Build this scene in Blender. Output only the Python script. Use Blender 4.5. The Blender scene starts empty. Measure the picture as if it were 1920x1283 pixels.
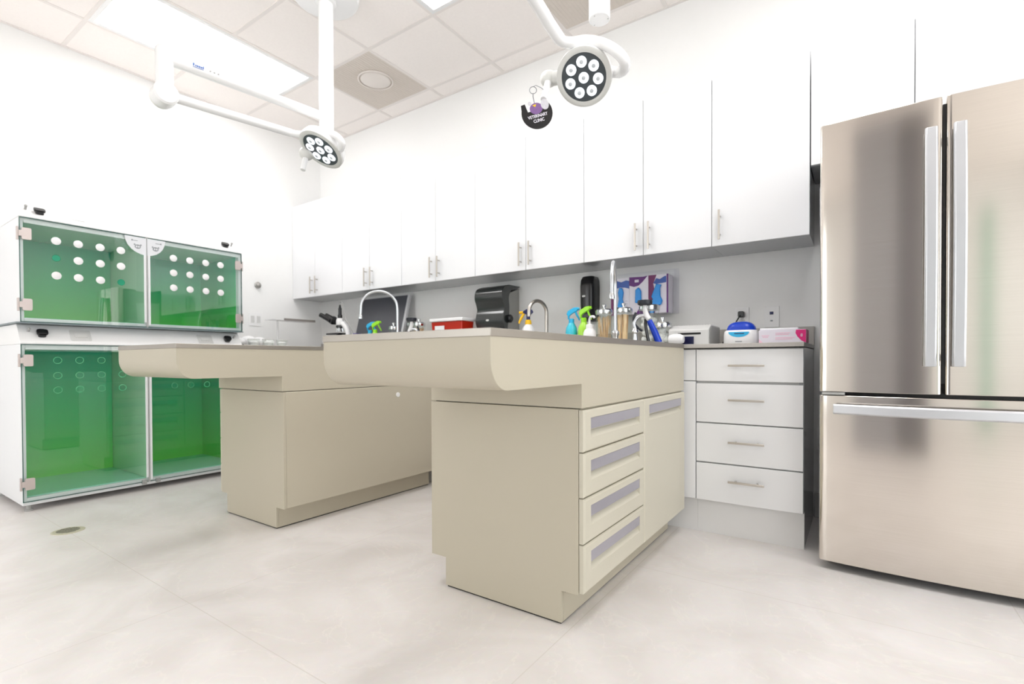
import bpy, bmesh, math, random
from mathutils import Vector, Matrix
random.seed(7)
S = bpy.context.scene
C = S.collection
R = math.radians

# ------------------------------------------------------------------ camera, world, exposure
cam_data = bpy.data.cameras.new('camera')
cam = bpy.data.objects.new('camera', cam_data)
C.objects.link(cam)
S.camera = cam
F_PX, YAW, PITCH, ROLL, CAM_H = 941.4, R(34.55), R(-0.676), R(-0.221), 0.84
fw = Vector((-math.sin(YAW) * math.cos(PITCH), math.cos(YAW) * math.cos(PITCH), math.sin(PITCH)))
up0 = Vector((math.sin(YAW) * math.sin(PITCH), -math.cos(YAW) * math.sin(PITCH), math.cos(PITCH)))
rt0 = Vector((math.cos(YAW), math.sin(YAW), 0))
rt = rt0 * math.cos(ROLL) + up0 * math.sin(ROLL)
up = -rt0 * math.sin(ROLL) + up0 * math.cos(ROLL)
cam.matrix_world = Matrix(((rt.x, up.x, -fw.x, 0), (rt.y, up.y, -fw.y, 0), (rt.z, up.z, -fw.z, CAM_H), (0, 0, 0, 1)))
cam_data.sensor_width = 36
cam_data.lens = F_PX / 1920 * 36
cam_data.shift_y = (687.1 - 641.5) / 1920
cam_data.clip_start = 0.05
cam_data.dof.use_dof = True
cam_data.dof.focus_distance = 1.95
cam_data.dof.aperture_fstop = 2.6

world = bpy.data.worlds.new('world')
S.world = world
world.use_nodes = True
world.node_tree.nodes['Background'].inputs[0].default_value = (0.96, 0.97, 1, 1)
world.node_tree.nodes['Background'].inputs[1].default_value = 3.2

S.view_settings.view_transform = 'Standard'
S.view_settings.look = 'None'
S.view_settings.gamma = 1
S.view_settings.use_curve_mapping = False
S.view_settings.exposure = 0.24
S.cycles.use_denoising = True
S.cycles.max_bounces = 14
S.cycles.diffuse_bounces = 7
S.cycles.glossy_bounces = 6
S.cycles.transparent_max_bounces = 24
S.cycles.caustics_reflective = False
S.cycles.caustics_refractive = False
LIGHT = 8.0           # strength of the ceiling troffers

# ------------------------------------------------------------------ room dimensions
XL, XR, YB, YF, ZC = -4.488, 2.9, 3.108, -3.2, 3.0

# ------------------------------------------------------------------ materials
def lin(c):
    return tuple((v / 12.92 if v <= 0.04045 else ((v + 0.055) / 1.055) ** 2.4) for v in [x / 255 for x in c])

MAT = {}
def pmat(name, rgb, rough=0.5, metal=0.0, spec=0.5, var=0.03, scale=8, emit=None, coat=0.0, aniso=0.0, bump=0.0):
    if name in MAT: return MAT[name]
    m = bpy.data.materials.new(name); m.use_nodes = True
    nt = m.node_tree; b = nt.nodes['Principled BSDF']
    col = lin(rgb)
    tc = nt.nodes.new('ShaderNodeTexCoord'); nz = nt.nodes.new('ShaderNodeTexNoise')
    nz.inputs['Scale'].default_value = scale; nz.inputs['Detail'].default_value = 3
    nt.links.new(tc.outputs['Object'], nz.inputs['Vector'])
    mx = nt.nodes.new('ShaderNodeMix'); mx.data_type = 'RGBA'
    mx.inputs[6].default_value = (*[v * (1 - var) for v in col], 1)
    mx.inputs[7].default_value = (*[min(1, v * (1 + var)) for v in col], 1)
    nt.links.new(nz.outputs['Fac'], mx.inputs[0]); nt.links.new(mx.outputs[2], b.inputs['Base Color'])
    b.inputs['Roughness'].default_value = rough; b.inputs['Metallic'].default_value = metal
    b.inputs['Specular IOR Level'].default_value = spec; b.inputs['Coat Weight'].default_value = coat
    b.inputs['Anisotropic'].default_value = aniso
    if emit:
        b.inputs['Emission Color'].default_value = (*lin(emit[0]), 1); b.inputs['Emission Strength'].default_value = emit[1]
    if bump:
        bp = nt.nodes.new('ShaderNodeBump'); bp.inputs['Strength'].default_value = bump; bp.inputs['Distance'].default_value = 0.002
        nt.links.new(nz.outputs['Fac'], bp.inputs['Height']); nt.links.new(bp.outputs['Normal'], b.inputs['Normal'])
    MAT[name] = m
    return m

def glass(name, tint, ior=1.45):
    m = bpy.data.materials.new(name); m.use_nodes = True
    nt = m.node_tree; nt.nodes.clear()
    out = nt.nodes.new('ShaderNodeOutputMaterial'); mix = nt.nodes.new('ShaderNodeMixShader')
    tr = nt.nodes.new('ShaderNodeBsdfTransparent'); gl = nt.nodes.new('ShaderNodeBsdfGlossy'); fr = nt.nodes.new('ShaderNodeFresnel')
    tr.inputs[0].default_value = (*tint, 1); gl.inputs['Roughness'].default_value = 0.01
    fr.inputs[0].default_value = ior
    geo = nt.nodes.new('ShaderNodeNewGeometry'); inv = nt.nodes.new('ShaderNodeMath'); inv.operation = 'SUBTRACT'; inv.inputs[0].default_value = 1
    mul = nt.nodes.new('ShaderNodeMath'); mul.operation = 'MULTIPLY'
    nt.links.new(geo.outputs['Backfacing'], inv.inputs[1]); nt.links.new(inv.outputs[0], mul.inputs[0]); nt.links.new(fr.outputs[0], mul.inputs[1])
    nt.links.new(mul.outputs[0], mix.inputs[0]); nt.links.new(tr.outputs[0], mix.inputs[1]); nt.links.new(gl.outputs[0], mix.inputs[2])
    nt.links.new(mix.outputs[0], out.inputs[0])
    MAT[name] = m
    return m

white_wall = pmat('white_wall_paint', (241, 241, 240), 0.6, var=0.01, scale=30, bump=0.05)
ceil_mat = pmat('ceiling_tile_white', (248, 242, 238), 0.8, var=0.03, scale=60, bump=0.1)
tbar = pmat('ceiling_grid_metal', (234, 228, 224), 0.5, var=0.01)
gloss_white = pmat('glossy_white_laminate', (232, 233, 235), 0.06, var=0.005, spec=0.6)
end_shaded = pmat('shaded_side_laminate', (170, 172, 175), 0.08, var=0.01, spec=0.6)  # white laminate greyed: the shade on cabinet sides is in the colour
carcass_white = pmat('satin_white_carcass', (205, 205, 204), 0.35, var=0.01)
kick_mat = pmat('satin_kick_panel', (228, 228, 228), 0.35, var=0.02)
seam_mat = pmat('dark_gap', (60, 60, 60), 0.7)
nickel = pmat('brushed_nickel', (198, 192, 184), 0.3, 1.0)
chrome = pmat('polished_chrome', (225, 228, 230), 0.08, 1.0)
chrome_soft = pmat('satin_chrome', (205, 208, 212), 0.28, 1.0)
beige = pmat('beige_powder_coat', (188, 181, 163), 0.38, var=0.012, scale=3, spec=0.4)
beige_dark = pmat('beige_shadow_gap', (96, 90, 78), 0.6)
beige_light = pmat('cream_drawer_enamel', (199, 194, 178), 0.4, var=0.01, spec=0.4)
handle_metal = pmat('lilac_grey_anodised_strip', (168, 165, 174), 0.3, 0.35, var=0.03)
steel_top = pmat('brushed_steel_worktop', (168, 162, 154), 0.34, 0.9, var=0.06, scale=12, aniso=0.4)
stone = pmat('grey_speckled_stone', (172, 168, 163), 0.3, var=0.12, scale=160)
black_pl = pmat('black_plastic', (22, 22, 24), 0.22, var=0.05)
dark_smoke = pmat('smoked_black_plastic', (46, 50, 50), 0.16, var=0.05, coat=0.3)
grey_pl = pmat('grey_plastic', (165, 165, 163), 0.4)
light_grey = pmat('light_grey_plastic', (214, 214, 212), 0.4)
white_pl = pmat('white_plastic', (240, 240, 240), 0.3, var=0.01)
white_enamel = pmat('white_enamel_metal', (240, 240, 240), 0.25, var=0.01)
cage_white = pmat('white_cage_laminate', (236, 237, 239), 0.3, var=0.01)
hinge_mat = pmat('satin_hinge_metal', (200, 188, 184), 0.35, 0.5, var=0.03)
glass_edge = pmat('dark_green_glass_edge', (8, 84, 74), 0.15)
rubber = pmat('black_rubber', (24, 28, 38), 0.45)
blue_deep = pmat('deep_blue_plastic', (14, 62, 190), 0.3, var=0.05)
blue_glove = pmat('blue_nitrile', (14, 140, 224), 0.4, var=0.12, scale=30)
blue_cyan = pmat('cyan_plastic', (36, 176, 226), 0.3)
lime = pmat('lime_plastic', (150, 222, 26), 0.3)
yellow = pmat('yellow_plastic', (248, 196, 16), 0.3)
navy = pmat('navy_plastic', (22, 28, 84), 0.3)
red_pl = pmat('red_sharps_plastic', (188, 38, 18), 0.3, var=0.05)
purple = pmat('purple_print', (98, 40, 118), 0.5)
plum = pmat('plum_print', (112, 34, 92), 0.5)
blueprint = pmat('blue_print', (60, 92, 168), 0.5)
card_white = pmat('white_card', (226, 222, 232), 0.5, var=0.01)
pink = pmat('magenta_print', (220, 24, 120), 0.4)
pink_soft = pmat('pale_pink_print', (238, 190, 210), 0.5)
wood = pmat('pale_birch', (238, 206, 162), 0.6, var=0.15, scale=40)
cotton = pmat('white_cotton', (240, 240, 240), 0.9, var=0.03, scale=60, bump=0.6)
screen_dark = pmat('dark_screen', (82, 83, 90), 0.35, var=0.02)
bulb_white = pmat('lit_led_lens', (255, 255, 255), 0.2, emit=((235, 245, 255), 0.75))
led_face = pmat('dark_lamp_face', (70, 76, 80), 0.3)
amber = pmat('amber_display', (250, 150, 30), 0.3, emit=((250, 140, 20), 1.0))
dark_blue_scr = pmat('dark_blue_display', (14, 20, 60), 0.2)
vent_mat = pmat('grey_vent_metal', (216, 207, 198), 0.5, 0.1, var=0.05, scale=250)
vent_light = pmat('grey_vent_core', (232, 225, 219), 0.5)
brass = pmat('drain_metal', (204, 199, 178), .4, 0.15)
dark_hole = pmat('dark_recess', (26, 26, 24), 0.8)
rim_grey = pmat('pale_grey_rim', (218, 218, 214), 0.35)
violet = pmat('violet_print', (122, 88, 142), 0.5, var=0.15, scale=90)
paper = pmat('white_paper', (235, 235, 238), 0.7)
blue_mark = pmat('blue_lettering', (70, 110, 180), 0.5)
grey_mark = pmat('grey_emblem_ink', (150, 154, 158), 0.5)
glass_clear = glass('clear_glass', (0.97, 0.98, 0.97))
glass_door = glass('pale_green_door_glass', (0.955, 0.987, 0.975), 2.1)
acrylic = glass('clear_acrylic', (0.97, 0.97, 0.98), 1.3)

def floor_material():
    m = bpy.data.materials.new('pale_stone_floor_tile'); m.use_nodes = True
    nt = m.node_tree; b = nt.nodes['Principled BSDF']; N = nt.nodes.new; L = nt.links.new
    tc = N('ShaderNodeTexCoord')
    n1 = N('ShaderNodeTexNoise'); n1.inputs['Scale'].default_value = 2.2; n1.inputs['Detail'].default_value = 8; n1.inputs['Distortion'].default_value = 1.5
    n2 = N('ShaderNodeTexNoise'); n2.inputs['Scale'].default_value = 45; n2.inputs['Detail'].default_value = 4
    L(tc.outputs['Object'], n1.inputs['Vector']); L(tc.outputs['Object'], n2.inputs['Vector'])
    r1 = N('ShaderNodeValToRGB'); e = r1.color_ramp.elements
    e[0].position = 0.32; e[0].color = (*lin((218, 213, 209)), 1); e[1].position = 0.68; e[1].color = (*lin((231, 227, 225)), 1)
    L(n1.outputs['Fac'], r1.inputs['Fac'])
    # thin pale veins
    n3 = N('ShaderNodeTexNoise'); n3.inputs['Scale'].default_value = 1.7; n3.inputs['Detail'].default_value = 10; n3.inputs['Distortion'].default_value = 3
    L(tc.outputs['Object'], n3.inputs['Vector'])
    r2 = N('ShaderNodeValToRGB'); e = r2.color_ramp.elements
    e[0].position = 0.488; e[0].color = (0, 0, 0, 1); e[1].position = 0.512; e[1].color = (0, 0, 0, 1)
    k = r2.color_ramp.elements.new(0.5); k.color = (0.35, 0.35, 0.35, 1)
    L(n3.outputs['Fac'], r2.inputs['Fac'])
    mx = N('ShaderNodeMix'); mx.data_type = 'RGBA'; L(r2.outputs['Color'], mx.inputs[0]); L(r1.outputs['Color'], mx.inputs[6]); mx.inputs[7].default_value = (*lin((238, 234, 228)), 1)
    mv = N('ShaderNodeMix'); mv.data_type = 'RGBA'; mv.blend_type = 'MULTIPLY'; mv.inputs[0].default_value = 0.07
    L(mx.outputs[2], mv.inputs[6]); L(n2.outputs['Color'], mv.inputs[7])
    # grout: tile 1.173 x 0.587 with a joint through x=-1.91, y=0.79
    sep = N('ShaderNodeSeparateXYZ'); L(tc.outputs['Object'], sep.inputs[0])
    def joint(sock, off, size):
        a = N('ShaderNodeMath'); a.operation = 'ADD'; a.inputs[1].default_value = -off + 40 * size; L(sock, a.inputs[0])
        f = N('ShaderNodeMath'); f.operation = 'MODULO'; f.inputs[1].default_value = size; L(a.outputs[0], f.inputs[0])
        p = N('ShaderNodeMath'); p.operation = 'LESS_THAN'; p.inputs[1].default_value = 0.0028; L(f.outputs[0], p.inputs[0])
        return p.outputs[0]
    jx = joint(sep.outputs[0], -1.911, 1.173); jy = joint(sep.outputs[1], 0.79, 0.587 * 2)
    mm = N('ShaderNodeMath'); mm.operation = 'MAXIMUM'; L(jx, mm.inputs[0]); L(jy, mm.inputs[1])
    ms = N('ShaderNodeMath'); ms.operation = 'MULTIPLY'; ms.inputs[1].default_value = 0.55; L(mm.outputs[0], ms.inputs[0])
    mg = N('ShaderNodeMix'); mg.data_type = 'RGBA'; L(ms.outputs[0], mg.inputs[0]); L(mv.outputs[2], mg.inputs[6]); mg.inputs[7].default_value = (*lin((196, 190, 180)), 1)
    L(mg.outputs[2], b.inputs['Base Color'])
    b.inputs['Roughness'].default_value = 0.38; b.inputs['Specular IOR Level'].default_value = 0.35
    bp = N('ShaderNodeBump'); bp.inputs['Strength'].default_value = 0.05; L(n2.outputs['Fac'], bp.inputs['Height']); L(bp.outputs['Normal'], b.inputs['Normal'])
    return m
floor_mat = floor_material()

def gradient_green(name, z0, z1):
    """printed panel: lime green at the foot running to teal at the top"""
    m = bpy.data.materials.new(name); m.use_nodes = True
    nt = m.node_tree; b = nt.nodes['Principled BSDF']; N = nt.nodes.new; L = nt.links.new
    g = N('ShaderNodeNewGeometry'); sep = N('ShaderNodeSeparateXYZ'); L(g.outputs['Position'], sep.inputs[0])
    mr = N('ShaderNodeMapRange'); mr.inputs[1].default_value = z0; mr.inputs[2].default_value = z1; L(sep.outputs[2], mr.inputs[0])
    r = N('ShaderNodeValToRGB'); e = r.color_ramp.elements
    e[0].position = 0.0; e[0].color = (*lin((112, 218, 84)), 1); e[1].position = 1.0; e[1].color = (*lin((0, 192, 162)), 1)
    k = e.new(0.45); k.color = (*lin((52, 208, 128)), 1)
    L(mr.outputs[0], r.inputs['Fac']); L(r.outputs['Color'], b.inputs['Base Color'])
    b.inputs['Roughness'].default_value = 0.3
    MAT[name] = m
    return m
green_low = gradient_green('green_gradient_lower_panel', 0.06, 0.92)
green_high = gradient_green('green_gradient_upper_panel', 1.08, 1.64)

def fridge_steel():
    m = bpy.data.materials.new('brushed_stainless_steel'); m.use_nodes = True
    nt = m.node_tree; b = nt.nodes['Principled BSDF']; N = nt.nodes.new; L = nt.links.new
    tc = N('ShaderNodeTexCoord'); mp = N('ShaderNodeMapping'); mp.inputs['Scale'].default_value = (3, 3, 700)
    nz = N('ShaderNodeTexNoise'); nz.inputs['Scale'].default_value = 1; nz.inputs['Detail'].default_value = 2
    L(tc.outputs['Object'], mp.inputs[0]); L(mp.outputs[0], nz.inputs['Vector'])
    r = N('ShaderNodeValToRGB'); r.color_ramp.elements[0].color = (*lin((212, 205, 196)), 1); r.color_ramp.elements[1].color = (*lin((228, 221, 213)), 1)
    L(nz.outputs['Fac'], r.inputs['Fac']); L(r.outputs['Color'], b.inputs['Base Color'])
    b.inputs['Metallic'].default_value = 1; b.inputs['Roughness'].default_value = 0.13
    return m
fridge_mat = fridge_steel()
fridge_handle = pmat('satin_steel_handle', (208, 210, 214), 0.36, 0.8, var=0.01)

# ------------------------------------------------------------------ mesh helpers
class MB:
    def __init__(s): s.v = []; s.f = []
    def add(s, v, f):
        n = len(s.v); s.v += [Vector(p) for p in v]; s.f += [tuple(i + n for i in q) for q in f]; return s
    def box(s, x0, x1, y0, y1, z0, z1):
        x0, x1 = min(x0, x1), max(x0, x1); y0, y1 = min(y0, y1), max(y0, y1); z0, z1 = min(z0, z1), max(z0, z1)
        return s.add([(x0, y0, z0), (x1, y0, z0), (x1, y1, z0), (x0, y1, z0), (x0, y0, z1), (x1, y0, z1), (x1, y1, z1), (x0, y1, z1)],
                     [(0, 3, 2, 1), (4, 5, 6, 7), (0, 1, 5, 4), (1, 2, 6, 5), (2, 3, 7, 6), (3, 0, 4, 7)])
    def ring_sweep(s, rings, closed=False, cap=True):
        n = len(rings[0]); base = len(s.v)
        for r in rings: s.v += [Vector(p) for p in r]
        m = len(rings)
        for i in range(m - (0 if closed else 1)):
            a, b = base + i * n, base + ((i + 1) % m) * n
            for j in range(n):
                k = (j + 1) % n; s.f.append((a + j, a + k, b + k, b + j))
        if cap and not closed:
            s.f.append(tuple(base + j for j in reversed(range(n)))); s.f.append(tuple(base + (m - 1) * n + j for j in range(n)))
        return s
    def tube(s, pts, rad, n=14, smooth=0, closed=False):
        pts = [Vector(p) for p in pts]; rads = list(rad) if hasattr(rad, '__len__') else [rad] * len(pts)
        if smooth:
            q = []; qr = []; m = len(pts)
            for i in range(m - 1):
                p0 = pts[max(i - 1, 0)]; p1 = pts[i]; p2 = pts[i + 1]; p3 = pts[min(i + 2, m - 1)]
                for k in range(smooth):
                    t = k / smooth
                    q.append(0.5 * ((2 * p1) + (p2 - p0) * t + (2 * p0 - 5 * p1 + 4 * p2 - p3) * t * t + (3 * p1 - p0 - 3 * p2 + p3) * t ** 3)); qr.append(rads[i] * (1 - t) + rads[i + 1] * t)
            q.append(pts[-1]); qr.append(rads[-1]); pts, rads = q, qr
        rings = []; nrm = None; m = len(pts)
        for i, p in enumerate(pts):
            if closed: t = (pts[(i + 1) % m] - pts[i - 1]).normalized()
            else: t = (pts[min(i + 1, m - 1)] - pts[max(i - 1, 0)]).normalized()
            if nrm is None: nrm = t.orthogonal().normalized()
            nrm = (nrm - t * nrm.dot(t)).normalized(); bi = t.cross(nrm)
            rings.append([p + (nrm * math.cos(2 * math.pi * j / n) + bi * math.sin(2 * math.pi * j / n)) * rads[i] for j in range(n)])
        return s.ring_sweep(rings, closed=closed)
    def cyl(s, p0, p1, r0, r1=None, n=28):
        return s.tube([p0, p1], [r0, r0 if r1 is None else r1], n)
    def lathe(s, prof, n=32, o=(0, 0, 0), ax=None):
        """prof: (radius, height) from bottom to top, about the local z or the axis ax"""
        o = Vector(o); z = Vector(ax or (0, 0, 1)).normalized(); x = z.orthogonal().normalized(); y = z.cross(x)
        rings = [[o + z * h + (x * math.cos(2 * math.pi * j / n) + y * math.sin(2 * math.pi * j / n)) * max(r, 1e-4) for j in range(n)] for r, h in prof]
        return s.ring_sweep(rings)
    def prism(s, pts, o, u, v, depth):
        """closed outline pts (a,b) in the plane o + a*u + b*v, extruded by the vector depth"""
        o, u, v, d = Vector(o), Vector(u), Vector(v), Vector(depth)
        a = [o + u * p[0] + v * p[1] for p in pts]
        if u.cross(v).dot(d) < 0: a.reverse()
        return s.ring_sweep([a, [p + d for p in a]])
    def torus(s, c, ax, R0, r, n=32, m=10):
        c = Vector(c); z = Vector(ax).normalized(); x = z.orthogonal().normalized(); y = z.cross(x)
        return s.tube([c + (x * math.cos(2 * math.pi * i / n) + y * math.sin(2 * math.pi * i / n)) * R0 for i in range(n)], r, m, closed=True)
    def ball(s, c, r, n=16, sc=(1, 1, 1)):
        c = Vector(c); k = n // 2
        rings = [[c + Vector((math.cos(2 * math.pi * j / n) * math.sin(math.pi * max(min(i / k, .995), .005)) * sc[0], math.sin(2 * math.pi * j / n) * math.sin(math.pi * max(min(i / k, .995), .005)) * sc[1], -math.cos(math.pi * i / k) * sc[2])) * r for j in range(n)] for i in range(k + 1)]
        return s.ring_sweep(rings)
    def recess_panel(s, o, u, v, w, h, rw0, rw1, rh0, rh1, th, dep, rr=0.006):
        """slab w x h, thickness th towards the normal u x v, with a recess whose lower wall slopes"""
        o, u, v = Vector(o), Vector(u), Vector(v); n = u.cross(v)
        P = lambda a, b, c: o + u * a + v * b + n * c
        out = [(0, 0), (w, 0), (w, h), (0, h)]; inn = [(rw0, rh0), (rw1, rh0), (rw1, rh1), (rw0, rh1)]
        e = rr
        outb = [(0, 0), (w, 0), (w, h), (0, h)]; outf = [(e, e), (w - e, e), (w - e, h - e), (e, h - e)]
        bb = [(rw0 + .004, rh0 + .02), (rw1 - .004, rh0 + .02), (rw1 - .004, rh1), (rw0 + .004, rh1)]
        rings = [[P(a, b, 0) for a, b in outb], [P(a, b, th - e) for a, b in outb], [P(a, b, th) for a, b in outf], [P(a, b, th) for a, b in inn], [P(a, b, th - dep) for a, b in bb]]
        return s.ring_sweep(rings)

def rrect(w, h, r, n=5, x=0, y=0):
    p = []
    for cx, cy, a in ((w / 2 - r, h / 2 - r, 0), (-w / 2 + r, h / 2 - r, 90), (-w / 2 + r, -h / 2 + r, 180), (w / 2 - r, -h / 2 + r, 270)):
        for i in range(n + 1):
            t = R(a + 90 * i / n); p.append((x + cx + r * math.cos(t), y + cy + r * math.sin(t)))
    return p
def smooth2(pts, k=5):
    out = []; m = len(pts)
    for i in range(m - 1):
        p0, p1, p2, p3 = (Vector(pts[max(i - 1, 0)]), Vector(pts[i]), Vector(pts[i + 1]), Vector(pts[min(i + 2, m - 1)]))
        for j in range(k):
            t = j / k; q = 0.5 * ((2 * p1) + (p2 - p0) * t + (2 * p0 - 5 * p1 + 4 * p2 - p3) * t * t + (3 * p1 - p0 - 3 * p2 + p3) * t ** 3); out.append((q.x, q.y))
    return out + [tuple(pts[-1])]
def ell(a, b, n=24, x=0, y=0, a0=0, a1=360):
    k = n if a1 - a0 >= 360 else n + 1
    return [(x + a * math.cos(R(a0 + (a1 - a0) * i / n)), y + b * math.sin(R(a0 + (a1 - a0) * i / n))) for i in range(k)]

def finish(me, angle=35):
    bm = bmesh.new(); bm.from_mesh(me); bmesh.ops.recalc_face_normals(bm, faces=bm.faces); bm.to_mesh(me); bm.free()
    me.polygons.foreach_set('use_smooth', [True] * len(me.polygons))
    me.set_sharp_from_angle(angle=R(angle)); me.update()

ORG = {}
def org(o):
    v = Vector((0, 0, 0))
    while o is not None:
        v += Vector(o.location); o = o.parent
    return v
def part(name, mb, mat, parent=None, bevel=0, seg=2, angle=35, label=None, stuff=False, mats=None):
    """one mesh object; its vertices are given in the space of the top-level thing's parent (world for placed things)"""
    me = bpy.data.meshes.new(name)
    off = org(parent)
    me.from_pydata([v - off for v in mb.v], [], mb.f); finish(me, angle)
    me.materials.append(mat)
    ob = bpy.data.objects.new(name, me); C.objects.link(ob); ob.parent = parent
    if bevel:
        bv = ob.modifiers.new('bevel', 'BEVEL'); bv.width = bevel; bv.segments = seg; bv.limit_method = 'ANGLE'; bv.angle_limit = R(40)
    if label: ob['label'] = label
    if stuff: ob['kind'] = 'stuff'
    return ob
def thing(name, label, cat, loc=(0, 0, 0), group=None):
    o = bpy.data.objects.new(name, None); C.objects.link(o); o.location = loc; o.empty_display_size = 0.05
    o['label'] = label; o['category'] = cat
    if group: o['group'] = group
    return o
def tag(o, label, cat, group=None):
    o['label'] = label; o['category'] = cat
    if group: o['group'] = group
    return o
def struct(name, mb, mat, bevel=0, parent=None):
    o = part(name, mb, mat, parent, bevel)
    if parent is None: o['kind'] = 'structure'
    return o
def dup(root, loc, rotz=0, label=None, group=None):
    def cp(o, parent):
        c = o.copy(); C.objects.link(c); c.parent = parent
        for ch in list(o.children): cp(ch, c)
        return c
    r = cp(root, None); r.location = loc; r.rotation_euler = (0, 0, rotz)
    if label: r['label'] = label
    if group: r['group'] = group
    return r
def place(root, loc, rotz=0):
    root.location = loc; root.rotation_euler = (0, 0, rotz); return root
def lettering(text, size, o, u, v, mat, parent, name='lettering', depth=0.0006, bold=0.0, width=None):
    cu = bpy.data.curves.new(name, 'FONT'); cu.body = text; cu.size = size; cu.extrude = depth / 2; cu.offset = bold; cu.align_x = 'CENTER'; cu.resolution_u = 3
    t = bpy.data.objects.new(name + '_curve', cu); C.objects.link(t); bpy.context.view_layer.update()
    me = bpy.data.meshes.new_from_object(t.evaluated_get(bpy.context.evaluated_depsgraph_get()))
    bpy.data.objects.remove(t); me.name = name
    o, u, v = Vector(o), Vector(u).normalized(), Vector(v).normalized(); n = u.cross(v); off = org(parent)
    k = 1.0
    if width:
        xs = [q.co.x for q in me.vertices]; k = width / (max(xs) - min(xs))
    for q in me.vertices: q.co = o + u * q.co.x * k + v * q.co.y + n * q.co.z - off
    me.materials.clear(); me.materials.append(mat)
    ob = bpy.data.objects.new(name, me); C.objects.link(ob); ob.parent = parent
    return ob

X, Y, Z = Vector((1, 0, 0)), Vector((0, 1, 0)), Vector((0, 0, 1))

# ------------------------------------------------------------------ room shell
struct('floor', MB().box(XL - .1, XR + .1, YF - .1, YB + .1, -0.1, 0), floor_mat)
struct('wall_back', MB().box(XL - .1, XR + .1, YB, YB + .1, 0, ZC + .1), white_wall)
struct('wall_left', MB().box(XL - .1, XL, YF, YB, 0, ZC + .1), white_wall)
WY0, WY1, WZ0, WZ1 = -2.7, 1.9, .35, 2.65
struct('wall_right', MB().box(XR, XR + .1, YF, WY0, 0, ZC + .1).box(XR, XR + .1, WY1, YB, 0, ZC + .1).box(XR, XR + .1, WY0, WY1, 0, WZ0).box(XR, XR + .1, WY0, WY1, WZ1, ZC + .1), white_wall)
wf = MB().box(XR + .02, XR + .07, WY0, WY1, WZ0, WZ0 + .05).box(XR + .02, XR + .07, WY0, WY1, WZ1 - .05, WZ1)
for k in range(5):
    yy = WY0 + (WY1 - WY0 - .05) * k / 4
    wf.box(XR + .02, XR + .07, yy, yy + .05, WZ0 + .05, WZ1 - .05)
w1 = struct('fill_window_1', wf, white_enamel)  # added unseen window, lets in fill light from the right
part('pane', MB().box(XR + .042, XR + .048, WY0 + .05, WY1 - .05, WZ0 + .05, WZ1 - .05), glass_clear, w1)
pd = bpy.data.lights.new('fill_window_portal', 'AREA'); pd.shape = 'RECTANGLE'; pd.size = WZ1 - WZ0; pd.size_y = WY1 - WY0; pd.cycles.is_portal = True
po = bpy.data.objects.new('fill_window_portal', pd); C.objects.link(po); po.location = (XR + .09, (WY0 + WY1) / 2, (WZ0 + WZ1) / 2); po.rotation_euler = (0, R(90), 0)
VX0, VX1 = -4.4, -1.75
struct('wall_front', MB().box(XL - .1, VX0, YF - .1, YF, 0, ZC + .1).box(VX1, XR + .1, YF - .1, YF, 0, ZC + .1).box(VX0, VX1, YF - .1, YF, 0, .25).box(VX0, VX1, YF - .1, YF, WZ1, ZC + .1), white_wall)
wf = MB().box(VX0, VX1, YF - .07, YF - .02, .25, .3).box(VX0, VX1, YF - .07, YF - .02, WZ1 - .05, WZ1)
for k in range(4):
    xx = VX0 + (VX1 - VX0 - .05) * k / 3
    wf.box(xx, xx + .05, YF - .07, YF - .02, .3, WZ1 - .05)
w2 = struct('fill_window_2', wf, white_enamel)  # second added window, behind the camera, for frontal fill light
part('pane', MB().box(VX0 + .05, VX1 - .05, YF - .048, YF - .042, .3, WZ1 - .05), glass_clear, w2)
pd2 = bpy.data.lights.new('fill_window_portal', 'AREA'); pd2.shape = 'RECTANGLE'; pd2.size = VX1 - VX0; pd2.size_y = WZ1 - .25; pd2.cycles.is_portal = True
po2 = bpy.data.objects.new('fill_window_portal', pd2); C.objects.link(po2); po2.location = ((VX0 + VX1) / 2, YF - .09, (.25 + WZ1) / 2); po2.rotation_euler = (R(90), 0, 0)
struct('baseboard_back', MB().box(-0.188, 2.9, YB - .012, YB, 0, .135), carcass_white, .003)

# suspended ceiling: panels on a 0.61 m grid, with openings where lights and vents sit
G = 0.61; GX0 = -2.805; GY0 = 2.33
xs = sorted({XL, XR} | {round(GX0 + G * i, 4) for i in range(-2, 10) if XL < GX0 + G * i < XR})
ys = sorted({YF, YB} | {round(GY0 + G * i, 4) for i in range(-9, 2) if YF < GY0 + G * i < YB})
light_cells = set()
troffers = []
for ix in (-2, 1, 4, 7):
    for iy in (-2,):
        x0 = GX0 + G * (ix + 0) ; y0 = GY0 + G * iy
        troffers.append((round(x0, 4), round(y0, 4)))
        light_cells |= {(round(x0, 4), round(y0, 4)), (round(x0, 4), round(y0 + G, 4))}
vent_cells = {(round(GX0 - G, 4), round(GY0, 4)), (round(GX0 + 2 * G, 4), round(GY0, 4))}
cm = MB(); gm = MB()
for i in range(len(xs) - 1):
    for j in range(len(ys) - 1):
        key = (xs[i], ys[j])
        if key in light_cells or key in vent_cells: continue
        cm.box(xs[i] + .008, xs[i + 1] - .008, ys[j] + .008, ys[j + 1] - .008, ZC + .004, ZC + .02)
ceil = struct('ceiling', cm, ceil_mat)
for x in xs[1:-1]:
    lo = [y for y in ys]
    # split bars where a troffer spans two cells
    gm.box(x - .012, x + .012, YF, YB, ZC, ZC + .012)
for y in ys[1:-1]:
    for i in range(len(xs) - 1):
        if (xs[i], y) in light_cells and (xs[i], ys[ys.index(y) - 1]) in light_cells: continue
        gm.box(xs[i] + .0122, xs[i + 1] - .0122, y - .012, y + .012, ZC, ZC + .012)
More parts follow.
